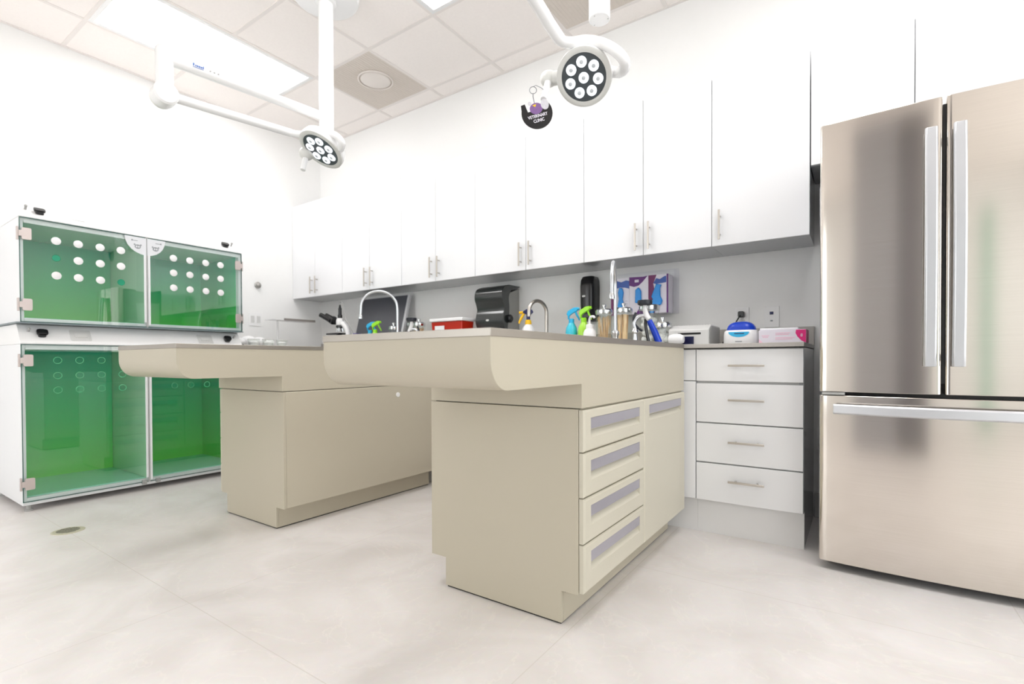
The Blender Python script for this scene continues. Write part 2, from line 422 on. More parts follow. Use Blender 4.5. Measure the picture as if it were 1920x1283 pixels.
gm.box(XL, XR, YB - .02, YB, ZC - .002, ZC + .012); gm.box(XL, XL + .02, YF, YB, ZC - .002, ZC + .012)
gm.box(XL, XR, YF, YF + .02, ZC - .002, ZC + .012); gm.box(XR - .02, XR, YF, YB, ZC - .002, ZC + .012)
part('ceiling_grid', gm, tbar, ceil)
struct('trim_3', MB().box(XL - .1, XR + .1, YF - .1, YB + .1, ZC + .12, ZC + .2), ceil_mat)

diff = bpy.data.materials.new('lit_troffer_diffuser'); diff.use_nodes = True
b = diff.node_tree.nodes['Principled BSDF']; b.inputs['Base Color'].default_value = (.9, .9, .9, 1)
b.inputs['Emission Color'].default_value = (1.0, 0.99, 0.988, 1); b.inputs['Emission Strength'].default_value = LIGHT
labels = {(-4.025, 1.11): 'long lit ceiling light panel on the left, above the boom arm lamp',
          (-2.195, 1.11): 'lit ceiling light panel at the top edge, right of the lamp canopy',
          }
for n, (x0, y0) in enumerate(troffers):
    t = thing('ceiling_light', 'lit troffer light in the ceiling', 'ceiling light', (x0 + G / 2, y0 + G, ZC))
    a, bb, c, d = x0 + .009, x0 + G - .009, y0 + .009, y0 + 2 * G - .009
    fr = MB().box(a, a + .03, c, d, ZC - .002, ZC + .03).box(bb - .03, bb, c, d, ZC - .002, ZC + .03).box(a + .03, bb - .03, c, c + .025, ZC - .002, ZC + .03).box(a + .03, bb - .03, d - .025, d, ZC - .002, ZC + .03)
    part('frame', fr, white_enamel, t)
    part('diffuser', MB().box(a + .03, bb - .03, c + .025, d - .025, ZC + .004, ZC + .02), diff, t)
    key = (round(x0, 3), round(y0, 3))
    if key in labels: t['label'] = labels[key]
    else:
        t['label'] = 'lit ceiling light panel of the room outside the picture, seen only in reflections'; t['group'] = 'ceiling lights outside the picture'

def ceiling_vent(x0, y0, label, core):
    t = thing('ceiling_vent', label, 'ceiling vent', (x0 + G / 2, y0 + G / 2, ZC))
    part('panel', MB().box(x0 + .009, x0 + G - .009, y0 + .009, y0 + G - .009, ZC + .002, ZC + .012), vent_mat, t)
    g = MB()
    for i in range(1, 26):
        p = x0 + .013 + i * .0225
        g.box(p - .0015, p + .0015, y0 + .02, y0 + G - .02, ZC + .0005, ZC + .0022)
    part('perforated_face', g, vent_mat, t)
    if core:
        c = (x0 + .355, y0 + .28, ZC)
        part('round_core', MB().lathe([(.1, -.012), (.112, -.006), (.115, .002)], 40, c), vent_light, t, label='pale round disc in the middle of the grey panel')
        part('core_ring', MB().torus((c[0], c[1], ZC - .004), Z, .128, .006, 40), vent_light, t)
ceiling_vent(GX0 - G, GY0, 'square grey ceiling vent panel with a round disc in it', True)
ceiling_vent(GX0 + 2 * G, GY0, 'square grey ceiling vent grille behind the right-hand lamp arm', False)

# ------------------------------------------------------------------ upper cabinets
UY, UZ0, UZ1 = 2.796, 1.438, 2.32
def bar_handle_v(x, y, z0, z1, parent):
    m = MB().box(x - .005, x + .005, y - .034, y - .026, z0, z1)
    m.cyl((x, y - .028, z0 + .03), (x, y, z0 + .03), .004, n=12).cyl((x, y - .028, z1 - .03), (x, y, z1 - .03), .004, n=12)
    return part('handle', m, nickel, parent, .001)
def bar_handle_h(x0, x1, y, z, parent):
    m = MB().box(x0, x1, y - .034, y - .026, z - .005, z + .005)
    m.cyl((x0 + .03, y - .028, z), (x0 + .03, y, z), .004, n=12).cyl((x1 - .03, y - .028, z), (x1 - .03, y, z), .004, n=12)
    return part('handle', m, nickel, parent, .001)
def upper_cab(x0, x1, seam, z0, z1, label, handles=True, hx=None, group=None):
    t = thing('wall_cabinet', label, 'wall cabinet', ((x0 + x1) / 2, UY + .15, z0), group)
    yb = YB - .001
    part('body', MB().box(x0 + .0005, x1 - .0005, UY + .02, yb, z0, z1), end_shaded, t)
    doors = [(x0, seam), (seam, x1)] if seam else [(x0, x1)]
    for k, (a, b2) in enumerate(doors):
        d = part('door', MB().box(a + .0017, b2 - .0017, UY, UY + .0185, z0 + .001, z1), gloss_white, t, .0012)
        if handles:
            x = (b2 - .038 if k == 0 else a + .038) if seam else a + .042
            bar_handle_v(x, UY, z0 + .027, z0 + .182, d)
    return t
upper_cab(XL + .002, -3.732, -4.13, UZ0, UZ1, 'white wall cabinet in the far left corner over the microscope')
upper_cab(-3.732, -2.988, -3.371, UZ0, UZ1, 'white wall cabinet over the dark monitor screen')
upper_cab(-2.988, -2.24, -2.62, UZ0, UZ1, 'white wall cabinet over the red sharps box')
upper_cab(-2.24, -1.386, -1.811, UZ0, UZ1, 'white wall cabinet over the black paper towel dispenser')
upper_cab(-1.386, -.639, -1.012, UZ0, UZ1, 'white wall cabinet over the boxes of blue gloves')
upper_cab(-.639, -.191, None, UZ0, UZ1, 'single door white wall cabinet beside the refrigerator')
upper_cab(-.189, .59, .2, 1.765, UZ1, 'short white wall cabinet above the refrigerator', handles=False)

# ------------------------------------------------------------------ base cabinets and worktop
BY = 2.506
t = thing('drawer_cabinet', 'white base cabinet with four drawers, left of the refrigerator', 'base cabinet', (-.415, 2.8, 0))
part('body', MB().box(-.644, -.2095, BY + .02, YB - .001, .165, .892), carcass_white, t)
part('end_panel', MB().prism([(2.561, 0), (YB - .001, 0), (YB - .001, .892), (BY + .012, .892), (BY + .012, .1645), (2.561, .1645)], (-.2095, 0, 0), Y, Z, (.018, 0, 0)), end_shaded, t, .001)
part('toe_kick', MB().box(-.645, -.1915, 2.545, 2.56, 0, .164), kick_mat, t)
for z0, z1 in ((.737, .89), (.541, .735 - .006), (.350, .538), (.165, .347)):
    d = part('drawer', MB().box(-.643, -.1935, BY, BY + .0185, z0 + .001, z1 - .0025), gloss_white, t, .0012)
    bar_handle_h(-.494, -.342, BY, (.812 if z0 > .7 else .652 if z0 > .5 else .455 if z0 > .3 else .272), d)
t = thing('base_cabinet', 'run of white base cabinets showing a narrow door beside the beige table', 'base cabinet', (-2.4, 2.8, 0))
part('body', MB().box(XL + .002, -.6465, BY + .02, YB - .001, .165, .892), carcass_white, t)
part('toe_kick', MB().box(XL + .002, -.6455, 2.545, 2.56, 0, .164), kick_mat, t)
xx = [XL + .62, -3.3, -2.75, -2.2, -1.65, -1.2, -.8]
for i in range(len(xx) - 1):
    part('door', MB().box(xx[i] + .002, xx[i + 1] - .002, BY, BY + .0185, .166, .888), gloss_white, t, .001)
part('door', MB().box(-.799, -.6465, BY, BY + .0185, .166, .735), gloss_white, t, .001)
part('drawer', MB().box(-.799, -.6465, BY, BY + .0185, .739, .888), gloss_white, t, .001)
t = thing('corner_cabinet', 'white base cabinet in the corner behind the far beige table', 'base cabinet', (-4.2, 2.25, 0))
part('body', MB().box(XL + .002, -3.9, 2.0, BY + .018, .001, .892), carcass_white, t)
part('door', MB().box(-3.898, -3.88, 2.01, BY - .01, .1, .888), gloss_white, t, .001)
t = thing('worktop', 'grey speckled stone worktop along the back wall', 'worktop', (-2.3, 2.8, .895))
L_ = MB().prism([(XL + .002, YB - .001), (-.19, YB - .001), (-.19, 2.486), (-3.86, 2.486), (-3.86, 1.985), (XL + .002, 1.985)], (0, 0, .8955), X, Y, (0, 0, .0195))
part('slab', L_, stone, t, .0015)
part('backsplash', MB().box(XL + .022, -.19, YB - .02, YB - .001, .915, 1.014), stone, t, .001)

# ------------------------------------------------------------------ exam tables (peninsulas)
def exam_table(cx, side, label):
    """cantilevered exam table; side=+1 has its drawers on +x, -1 on -x"""
    t = thing('exam_table', label, 'exam table', (cx, 1.9, 0), None)
    W = .3145; y0, y1 = .925, 2.484
    part('steel_top', MB().box(cx - W - .002, cx + W + .002, y0 - .002, y1, .8965, .9162), steel_top, t, .0012)
    prof = [(y1, .8965), (y0, .8965), (y0, .845)]
    for i in range(1, 10):
        a = R(90 * i / 9); prof.append((y0 + .068 - .068 * math.cos(a), .845 - .078 * math.sin(a)))
    prof += [(1.388, .767), (1.388, .6915), (y1, .6915)]
    part('apron', MB().prism(prof, (cx - W, 0, 0), Y, Z, (2 * W, 0, 0)), beige, t, angle=25)
    s = side
    # pedestal body and the notched end panel
    part('pedestal', MB().box(cx - .302, cx + .302, 1.404, y1 - .002, .1095, .6885), beige, t)
    pts = [(cx - s * .3185, .6875), (cx + s * .300, .6875), (cx + s * .300, .1085), (cx + s * .2405, .1085), (cx + s * .2405, .006), (cx - s * .2485, .006), (cx - s * .2485, .1085), (cx - s * .3185, .1085)]
    if s < 0: pts = pts[::-1]
    part('end_panel', MB().prism(pts, (0, 1.391, 0), X, Z, (0, .012, 0)), beige, t, .0008)
    part('gap_strip', MB().box(cx - .3, cx + .3, 1.4, y1 - .003, .6885, .6915), beige_dark, t)
    part('base', MB().box(cx - .2485 if s > 0 else cx - .2405, cx + .2405 if s > 0 else cx + .2485, 1.4035, y1 - .01, .006, .1095), beige, t)
    part('base_seal', MB().box(cx - .243 if s > 0 else cx - .236, cx + .236 if s > 0 else cx + .243, 1.396, y1 - .012, 0, .006), dark_hole, t)
    # plain side
    xs0, xs1 = (cx - s * .304, cx - s * .3185)
    sp = part('side_panel', MB().box(xs0, xs1, 1.4035, y1 - .004, .109, .6875), beige, t, .004)
    if s < 0:
        part('round_cap', MB().cyl((xs1, 2.135, .633), (xs1 + .005, 2.135, .633), .014), white_pl, sp)
    else:
        part('round_cap', MB().cyl((xs1, 2.135, .633), (xs1 - .005, 2.135, .633), .014), white_pl, sp)
    # drawer side
    xf = cx + s * .302
    u = Vector((0, s, 0))
    ya, yb, yc = 1.394, 1.921, y1 - .006
    edges = [.6865, .5525, .4105, .2665, .1125]
    def front(name, a, b2, z0, z1, ra, rb):
        o = (xf, a if s > 0 else b2, z0); w = b2 - a; h = z1 - z0
        ia, ib = (ra - a, rb - a) if s > 0 else (b2 - rb, b2 - ra)
        d = part(name, MB().recess_panel(o, u, Z, w, h, ia, ib, h - .088, h - .026, .0195, .016, .006), beige_light, t, angle=28)
        q0 = xf + s * .0165; q1 = xf + s * .0185
        hz = z1 - .027
        m = MB().prism([(ra + .0005, hz), (rb - .0005, hz), (rb - .0005, hz - .034), (ra + .0005, hz - .034)], (q0, 0, 0), Y, Z, (q1 - q0, 0, 0))
        m.box(xf + s * .006, q0, ra + .002, rb - .002, hz - .034, hz - .032)
        part('handle_strip', m, handle_metal, d)
        return d
    for i in range(4):
        front('drawer', ya, yb - .002, edges[i + 1] + .0025, edges[i] - .0015, 1.438, 1.868)
    front('door', yb + .002, yc, .1145, .685, 1.975, 2.418)
    # little screw at the foot of the end panel
    part('screw', MB().cyl((cx + s * .2405, 1.415, .1), (cx + s * .2435, 1.415, .1), .004, n=14), dark_hole, t)
    return t
exam_table(-1.0115, 1, 'beige cantilevered exam table with drawers, nearest the camera')
exam_table(-2.64, -1, 'beige cantilevered exam table with a plain side, beside the green cages')

# ------------------------------------------------------------------ refrigerator
def refrigerator():
    t = thing('refrigerator', 'stainless steel french door refrigerator with bottom freezer drawer', 'refrigerator', (.25, 2.7, 0))
    x0, x1, yf = -.126, .632, 2.352
    part('cabinet', MB().box(x0 + .006, x1 - .006, yf + .075, YB - .04, .03, 1.735), pmat('grey_fridge_side', (120, 122, 125), .4), t, .004)
    part('gasket', MB().box(x0 + .02, x1 - .02, yf + .055, yf + .076, .06, 1.73), black_pl, t)
    def bowed(xa, xb, z0, z1, b0, b1):
        """slab whose front bows outwards across the full fridge width, with rounded side edges"""
        n = 28; pts = []
        mid = (x0 + x1) / 2; hw = (x1 - x0) / 2
        fy = lambda x: yf - .022 * (1 - ((x - mid) / hw) ** 2) + .006
        e = .012
        for i in range(n + 1):
            x = xa + (xb - xa) * i / n; y = fy(x)
            dl, dr = x - xa, xb - x
            for d_, k in ((dl, b0), (dr, b1)):
                if d_ < e: y += k * (1 - math.sqrt(max(0, 1 - ((e - d_) / e) ** 2)))
            pts.append((x, y))
        # refine rounded ends
        ex = [xa + e * q for q in (0.03, .1, .25, .5, .8)] + [xb - e * q for q in (0.03, .1, .25, .5, .8)]
        for x in ex:
            y = fy(x)
            for d_, k in ((x - xa, b0), (xb - x, b1)):
                if d_ < e: y += k * (1 - math.sqrt(max(0, 1 - ((e - d_) / e) ** 2)))
            pts.append((x, y))
        pts.sort()
        pts += [(xb, yf + .055), (xa, yf + .055)]
        return MB().prism(pts, (0, 0, z0), X, Y, (0, 0, z1 - z0))
    g = .2505
    dl = part('door', bowed(x0, g - .006, .711, 1.768, .012, .006), fridge_mat, t, .002, angle=30)
    dr = part('door', bowed(g + .006, x1, .711, 1.768, .006, .012), fridge_mat, t, .002, angle=30)
    fz = part('freezer_drawer', bowed(x0, x1, .035, .697, .012, .012), fridge_mat, t, .002, angle=30)
    def vbar(xa, xb, z0, z1, par):
        m = MB(); n = 18; rings = []
        for i in range(n + 1):
            q = i / n; z = z0 + (z1 - z0) * q
            y = yf - .056 - .018 * math.sin(math.pi * q)
            e = .004
            pr = [(xa, y + .005), (xa + e, y), (xb - e, y), (xb, y + .005), (xb, y + .018), (xa, y + .018)]
            rings.append([(p[0], p[1], z) for p in pr])
        m.ring_sweep(rings)
        for z in (z0 + .02, z1 - .045):
            m.box(xa + .005, xb - .005, yf - .045, yf - .01, z, z + .025)
        part('handle', m, fridge_handle, par, .002, angle=30)
    vbar(.193, .229, .812, 1.655, dl)
    vbar(.270, .306, .812, 1.655, dr)
    m = MB(); rings = []; n = 24
    for i in range(n + 1):
        q = i / n; x = -.078 + (.585 + .078) * q
        y = yf - .055 - .022 * math.sin(math.pi * q); zt = .666 + .0 * q; zb = .628
        rings.append([(x, y + .006, zb), (x, y, zb + .005), (x, y, zt - .005), (x, y + .006, zt), (x, y + .018, zt), (x, y + .018, zb)])
    m.ring_sweep(rings)
    for x in (-.06, .55): m.box(x, x + .025, yf - .05, yf - .008, .634, .66)
    part('handle', m, fridge_handle, fz, .002, angle=30)
    part('hinge', MB().box(x0 + .008, x0 + .085, yf - .004, yf + .06, .699, .709), grey_pl, t, .002)
    part('hinge_cover', MB().box(x0 + .02, x0 + .11, yf + .08, yf + .2, 1.735, 1.757), black_pl, t, .006)
    part('hinge_cover', MB().box(g + .16, x1 - .02, yf + .08, yf + .2, 1.735, 1.757), black_pl, t, .006)
    part('latch', MB().box(g - .004, g + .006, yf + .0, yf + .055, .75, 1.745), black_pl, t)
    for x in (x0 + .07, x1 - .07):
        for y in (yf + .12, YB - .12):
            part('foot', MB().lathe([(.022, 0), (.022, .012), (.012, .016), (.012, .04)], 20, (x, y, 0)), black_pl, t)
    part('kick_grille', MB().box(x0 + .03, x1 - .03, yf + .09, yf + .11, .012, .032), black_pl, t)
refrigerator()
p = part('paper_sheet', MB().prism([(2.56, 1.30), (2.80, 1.31), (2.80, 1.60), (2.545, 1.585)], (-.1225, 0, 0), Y, Z, (-.0012, 0, 0)).prism([(2.57, 1.42), (2.55, 1.58), (2.565, 1.583)], (-.1237, 0, 0), Y, Z, (-.014, 0, 0)), paper)
tag(p, 'white paper stuck on the left side of the refrigerator', 'paper')

# ------------------------------------------------------------------ green glass-fronted cages
def cage(z0, z1, zh, upper):
    """z0 foot of the shell, z1 foot of the header, zh top"""
    nm = 'upper' if upper else 'lower'
    lab = 'upper green animal cage with two glass doors and white hole plugs' if upper else 'lower green animal cage with two glass doors, standing on the floor'
    ya, yb, xf, xb = .75, 1.968, -3.836, XL + .002
    ym = 1.355
    t = thing('animal_cage', lab, 'animal cage', (-4.15, ym, z0 - (0 if upper else .02)))
    w = .018
    sh = MB().box(xb, xf, ya, ya + w, z0, z1).box(xb, xf, yb - w, yb, z0, z1).box(xb, xf, ya + w, yb - w, z0, z0 + .02).box(xb, xf, ya + w, yb - w, z1 - .02, z1).box(xb, xb + .01, ya + w, yb - w, z0 + .02, z1 - .02)
    part('shell', sh, cage_white, t, .001)
    part('divider', MB().box(xb + .03, xf - .002, ym - .008, ym + .008, z0 + .02, z1 - .02), pmat('pale_green_divider', (196, 232, 204), .25), t)
    g = green_high if upper else green_low
    bk = MB()
    for a, b2 in ((ya + w + .001, ym - .01), (ym + .01, yb - w - .001)):
        bk.box(xb + .05, xb + .056, a, b2, z0 + .021, z1 - .021)
    bk.box(xb + .056, xf - .04, ya + w + .0005, ya + w + .003, z0 + .021, z1 - .021); bk.box(xb + .056, xf - .04, yb - w - .003, yb - w - .0005, z0 + .021, z1 - .021)
    part('lining', bk, g, t, label='green lining fading from lime at the foot to teal at the top')
    fl = MB().box(xb + .056, xf - .03, ya + w + .003, ym - .01, z0 + .0205, z0 + .026).box(xb + .056, xf - .03, ym + .01, yb - w - .003, z0 + .0205, z0 + .026)
    part('floor_tray', fl, pmat('sea_green_tray', (150, 222, 200), .12), t)
    # white frame strips seen behind the glass
    fr = MB().box(xf, xf + .003, ya + .02, yb - .02, z0 + .004, z0 + .022).box(xf, xf + .003, ya + .02, yb - .02, z1 - .03, z1)
    fr.box(xf, xf + .003, ym - .013, ym + .013, z0 + .0225, z1 - .031)
    part('front_frame', fr, cage_white, t)
    # header, sloping back towards its top
    hx = -3.824; ht = -3.935 if upper else -3.9
    hd = MB().prism([(xb, z1 + .0005), (hx, z1 + .0005), (hx, z1 + .009), (ht, zh), (xb, zh)], (0, ya - .003, 0), X, Z, (0, yb - ya + .006, 0))
    part('header', hd, white_enamel, t, .0015)
    sl = Vector((ht - hx, 0, zh - z1 - .009)).normalized(); nrm = Vector((-sl.z, 0, sl.x)) * -1
    def on(yy, q): return Vector((hx, yy, z1 + .009)) + sl * q
    H = (Vector((ht - hx, 0, zh - z1 - .009))).length
    for yy in (.845, 1.872):
        c = on(yy, H * .48)
        m = MB().prism(rrect(.036, .05, .01), c, Y, sl, nrm * .018).prism(rrect(.05, .036, .01), c + nrm * .012, Y, sl, nrm * .012)
        part('socket_cover', m, black_pl, t, .001)
    for yy in (.79, 1.925):
        c = on(yy, H * .62)
        part('toggle', MB().cyl(c, c + nrm * .018, .006, n=12).ball(c + nrm * .022, .008), grey_pl, t)
    for yy in (1.02, 1.72):
        c = on(yy, H * .45)
        m = MB().prism(rrect(.10, H * .62, .008), c, Y, sl, nrm * .002).prism(rrect(.06, H * .25, .006), c + nrm * .002, Y, sl, nrm * .006)
        part('vent_cover', m, light_grey if not upper else white_pl, t, .001)
    # doors
    gx0, gx1 = -3.831, -3.823
    zg0, zg1 = z0 + .0, z1 - .002
    for k, (a, b2) in enumerate(((ya, ym - .002), (ym + .002, yb))):
        d = part('glass_door', MB().box(gx0, gx1, a + .003, b2 - .003, zg0 + .003, zg1 - .003), glass_door, t)
        oa, ia = ((a, a + .003), (b2 - .003, b2)) if k == 0 else ((b2 - .003, b2), (a, a + .003))
        part('edge_seal', MB().box(gx0 - .0005, gx1 + .0005, *ia, zg0, zg1), light_grey, d)
        e = MB().box(gx0 - .0005, gx1 + .0005, *oa, zg0, zg1).box(gx0 - .0005, gx1 + .0005, a + .003, b2 - .003, zg0, zg0 + .003).box(gx0 - .0005, gx1 + .0005, a + .003, b2 - .003, zg1 - .003, zg1)
        part('glass_edge', e, glass_edge, d)
        # hinges
        hy, sg = (a, 1) if k == 0 else (b2, -1)
        for hz in ((1.557, 1.162) if upper else (.85, .157)):
            m = MB().prism(rrect(.042, .066, .008, x=hy + sg * .029, y=hz), (gx1 + .0006, 0, 0), Y, Z, (.005, 0, 0)).box(gx0 - .006, gx1 + .0056, hy - sg * .004, hy + sg * .01, hz - .016, hz + .016).box(gx0 - .012, gx0 + .006, hy - sg * .010, hy - sg * .0035, hz - .036, hz + .036)
            part('hinge', m, hinge_mat, d, .0008)
        # holes
        cols = (.905, 1.005, 1.11, 1.215) if k == 0 else (1.51, 1.611, 1.714, 1.815)
        rows = (1.541, 1.442, 1.341) if upper else (.85, .762, .678)
        for i, cy in enumerate(cols):
            for j, cz in enumerate(rows):
                missing = (not upper) or (k == 0 and ((i, j) in ((0, 1), (3, 2))))
                if missing:
                    part('hole_rim', MB().torus((gx1 + .0005, cy, cz), X, .0185, .0016, 24, 6), pmat('green_hole_rim', (20, 140, 100), .3) if upper else pmat('pale_hole_rim', (90, 190, 140), .3), d)
                    if upper: part('hole_plug', MB().cyl((gx1 - .009, cy, cz), (gx1 + .0008, cy, cz), .018), pmat('green_hole_disc', (8, 150, 112), .4), d, label='green disc standing in for an open hole')  # added disc carries the open hole's green; no plug sits here
                else:
                    part('hole_plug', MB().lathe([(.018, -.009), (.0225, .0005), (.0225, .0015), (.02, .003)], 24, (gx1, cy, cz), X), white_pl, d)
        if upper:
            # corner badge with emblem
            sgn = -1 if k == 0 else 1; yc = (ym - .002) if k == 0 else (ym + .002)
            wd = .118 if k == 0 else .104
            pts = [(0, 0), (sgn * wd, 0)] + [(sgn * (wd * math.cos(R(a2))), -.112 * math.sin(R(a2))) for a2 in (15, 30, 45, 60, 75)] + [(0, -.112)]
            bd = part('badge', MB().prism(pts, (gx1 + .0006, yc, z1 - .006), Y, Z, (.0012, 0, 0)), pmat('pale_badge', (226, 228, 232), .4), d)
            o = Vector((gx1 + .0020, yc + sgn * .048, z1 - .068))
            m = MB().prism(ell(.017, .014), o, Y, Z, (.0008, 0, 0))
            for q in (-1, 1): m.prism(ell(.005, .005, 12), o + Vector((0, q * .017, .012)), Y, Z, (.0008, 0, 0))
            m.prism([(-.012, .0), (.012, 0), (.012, .0035), (-.012, .0035)], o + Vector((0, sgn * .012, .036)), Y, Z, (.0008, 0, 0)).prism([(-.004, .0), (.004, 0), (.004, .009), (-.004, .009)], o + Vector((0, sgn * .03, .034)), Y, Z, (.0008, 0, 0))
            part('emblem', m, grey_mark, bd)
            part('emblem_eyes', MB().prism(ell(.0045, .006, 12, x=-.006), o + Vector((.0008, 0, 0)), Y, Z, (.0004, 0, 0)).prism(ell(.0045, .006, 12, x=.006), o + Vector((.0008, 0, 0)), Y, Z, (.0004, 0, 0)), pmat('pale_badge', (226, 228, 232), .4), bd)
        # edge grip strip and latch
        sy = (ym - .012) if k == 0 else (ym + .012)
        if upper or True:
            part('edge_strip', MB().box(gx1 + .0006, gx1 + .005, sy - .006, sy + .006, zg0 + (.03 if k == 0 else .012), zg1 - (.115 if upper else .02)), cage_white, d, .0015)
        ly = (ym - .028) if k == 0 else (ym + .05)
        if not upper:
            m = MB().box(gx0 - .004, gx1 + .006, ly - .012, ly + .012, zg0 - .012, zg0 + .014).cyl((gx1 + .005, ly, zg0 + .004), (gx1 + .018, ly, zg0 + .004), .008, n=14)
            part('latch', m, grey_pl, d, .001)
    if not upper:
        for yy in (ya + .03, yb - .03):
            for xx2 in (-3.86, XL + .06):
                part('foot', MB().lathe([(.02, 0), (.02, .008), (.012, .012), (.012, .04)], 18, (xx2, yy, 0)), grey_pl, t)
        part('bottom_rail', MB().box(xb, xf + .004, ya, yb, .036, z0 - .0005), cage_white, t, .001)
    else:
        part('sill', MB().box(xb, gx1 + .003, ya - .02, yb + .006, z0 - .008, z0 - .001), pmat('dark_sill', (120, 132, 136), .4), t)
cage(.055, .942, 1.056, False)
cage(1.066, 1.650, 1.738, True)

# ------------------------------------------------------------------ surgical lamps
def lamp(scale, r_low, r_yoke, label, pole, zb, canopy, arm_z, elbow, low, yoke, head, nrm, knob, handle, with_marks, ku):
    k0 = Vector((0, 0, CAM_H)); sv = lambda p: tuple(k0 + (Vector(p) - k0) * scale)
    pole = tuple(Vector(pole) * scale); zb = CAM_H + (zb - CAM_H) * scale; arm_z = CAM_H + (arm_z - CAM_H) * scale
    elbow = sv(elbow); low = [sv(p) for p in low]; yoke = [sv(p) for p in yoke]; head = sv(head); knob = sv(knob); handle = sv(handle)
    P = Vector(pole)
    t = thing('surgical_lamp', label, 'surgical lamp', (P.x, P.y, ZC))
    if canopy:
        part('canopy', MB().lathe([(.16, -.058), (.18, -.05), (.188, -.035), (.188, 0)], 56, (P.x, P.y, ZC)), white_enamel, t)
        part('collar', MB().lathe([(.052, -.078), (.060, -.073), (.060, -.06), (.05, -.055)], 36, (P.x, P.y, ZC)), white_enamel, t)
    part('pole', MB().cyl((P.x, P.y, zb), (P.x, P.y, ZC - .001), .048 if scale == 1 else .041, n=40), white_enamel, t, .004)
    sc = MB()
    for a in (20, 150, 260): sc.cyl((P.x + .038 * math.cos(R(a)), P.y + .038 * math.sin(R(a)), zb - .0008), (P.x + .038 * math.cos(R(a)), P.y + .038 * math.sin(R(a)), zb + .002), .0028, n=10)
    part('screw_heads', sc, grey_pl, t)
    E = Vector(elbow); A0 = Vector((P.x, P.y, arm_z)); A1 = Vector((E.x, E.y, arm_z))
    dr = (A1 - A0).normalized()
    part('upper_arm', MB().cyl(A0, A1, .025, .028, 28), white_enamel, t)
    if with_marks:
        side = dr.cross(Z).normalized()
        if side.dot(Vector((0, 0, CAM_H)) - A1) < 0: side = -side
        m = MB()
        o = A1 - dr * .11 + side * .0285
        def mark(a, w, h, dz):
            oo = o - dr * a; m.box(0, 0, 0, 0, 0, 0) if False else None
            m.prism([(0, dz), (w, dz), (w, dz + h), (0, dz + h)], oo - side * .0008, -dr, Z, side * .0014)
        for a, w, h, dz in ((.0, .006, .012, .0), (.010, .004, .007, .0), (.016, .007, .007, .0), (.025, .007, .007, .0), (.034, .007, .007, 0), (.043, .004, .012, .0), (.0, .045, .002, -.006)): mark(a, w, h, dz)
        part('lettering', m, blue_mark, t)
        m2 = MB()
        for a in (.075, .093, .111): m2.cyl(o - dr * a + Z * .002 - side * .002, o - dr * a + Z * .002 + side * .001, .004, n=12)
        part('button', m2, grey_pl, t)
    part('knuckle', MB().lathe([(.03, 0), (.036, .008), (.036, arm_z - E.z + .035), (.03, arm_z - E.z + .045)], 32, (E.x, E.y, E.z)), white_enamel, t)
    ax = Vector(ku).normalized()
    part('elbow_disc', MB().lathe([(.045, -.036), (.052, -.03), (.052, .03), (.044, .038)], 36, E, ax), white_enamel, t, label='round elbow joint of the boom')
    part('elbow_cap', MB().lathe([(.042, 0), (.047, .006), (.047, .022)], 32, E - ax * .062, ax), rim_grey, t)
    part('lower_arm', MB().tube([E] + [Vector(p) for p in low], r_low, 20, smooth=2), white_enamel, t)
    part('yoke', MB().tube([Vector(p) for p in yoke], r_yoke, 20, smooth=6), white_enamel, t)
    n = Vector(nrm).normalized(); Hc = Vector(head)
    a = (Z - n * Z.dot(n)).normalized(); b2 = n.cross(a)
    hd = part('lamp_head', MB().lathe([(.05, -.085), (.095, -.07), (.122, -.045), (.128, -.02), (.128, -.004), (.125, 0)], 56, Hc, n), white_enamel, t)
    part('rim', MB().lathe([(.1275, -.003), (.127, .004), (.118, .008), (.103, .006), (.103, -.002)], 56, Hc, n), rim_grey, hd)
    part('face', MB().lathe([(.102, .001), (.102, .0045)], 56, Hc, n), led_face, hd, label='dark face plate')
    for i in range(8):
        c = Hc + n * .0046
        if i < 7:
            th = R(360 / 7 * i + 25.7 + 180); c += (a * math.cos(th) + b2 * math.sin(th)) * .0665
        ln = part('led_lens', MB().lathe([(.0235, 0), (.0235, .004), (.019, .008), (.012, .006)], 28, c, n), bulb_white, hd)
        part('lens_core', MB().lathe([(.009, .0055), (.009, .0075), (.005, .009)], 20, c, n), pmat('pearl_lens_core', (205, 210, 214), .2), ln)
    K = Vector(knob); 
    kd = (K - Hc).normalized()
    part('side_joint', MB().cyl(Hc - n * .03 + kd * .10, K + (Hc - K).normalized() * .02, .032, .032, 28).ball(K, .042, 20, (1, 1, .9)), rim_grey, t)
    hp = Vector(handle)
    part('handle', MB().cyl(K, hp, .0155, .0145, 24), white_pl, t, .002)
    # pivot joining the yoke to the head
    part('pivot', MB().cyl(Vector(yoke[-1]), Hc - n * .035 + (Vector(yoke[-1]) - Hc).normalized() * .11, .022, .026, 24), white_enamel, t)
lamp(.9635, .021, .0185, 'white surgical lamp on a ceiling boom, the left of two, over the far table', (-2.661, 1.890), 2.232, True, 2.316,
     (-2.774, 1.066, 2.135), [(-2.745, 1.377, 2.150), (-2.716, 1.688, 2.166)],
     [(-2.716, 1.688, 2.166), (-2.665, 1.723, 2.157), (-2.574, 1.748, 2.158), (-2.485, 1.773, 2.138), (-2.434, 1.796, 2.113), (-2.423, 1.82, 2.081), (-2.459, 1.835, 2.062)],
     (-2.588, 1.799, 2.076), (-.07, -.62, -1.0), (-2.73, 1.799, 2.087), (-2.722, 1.768, 1.977), True, (1, -.1, 0))
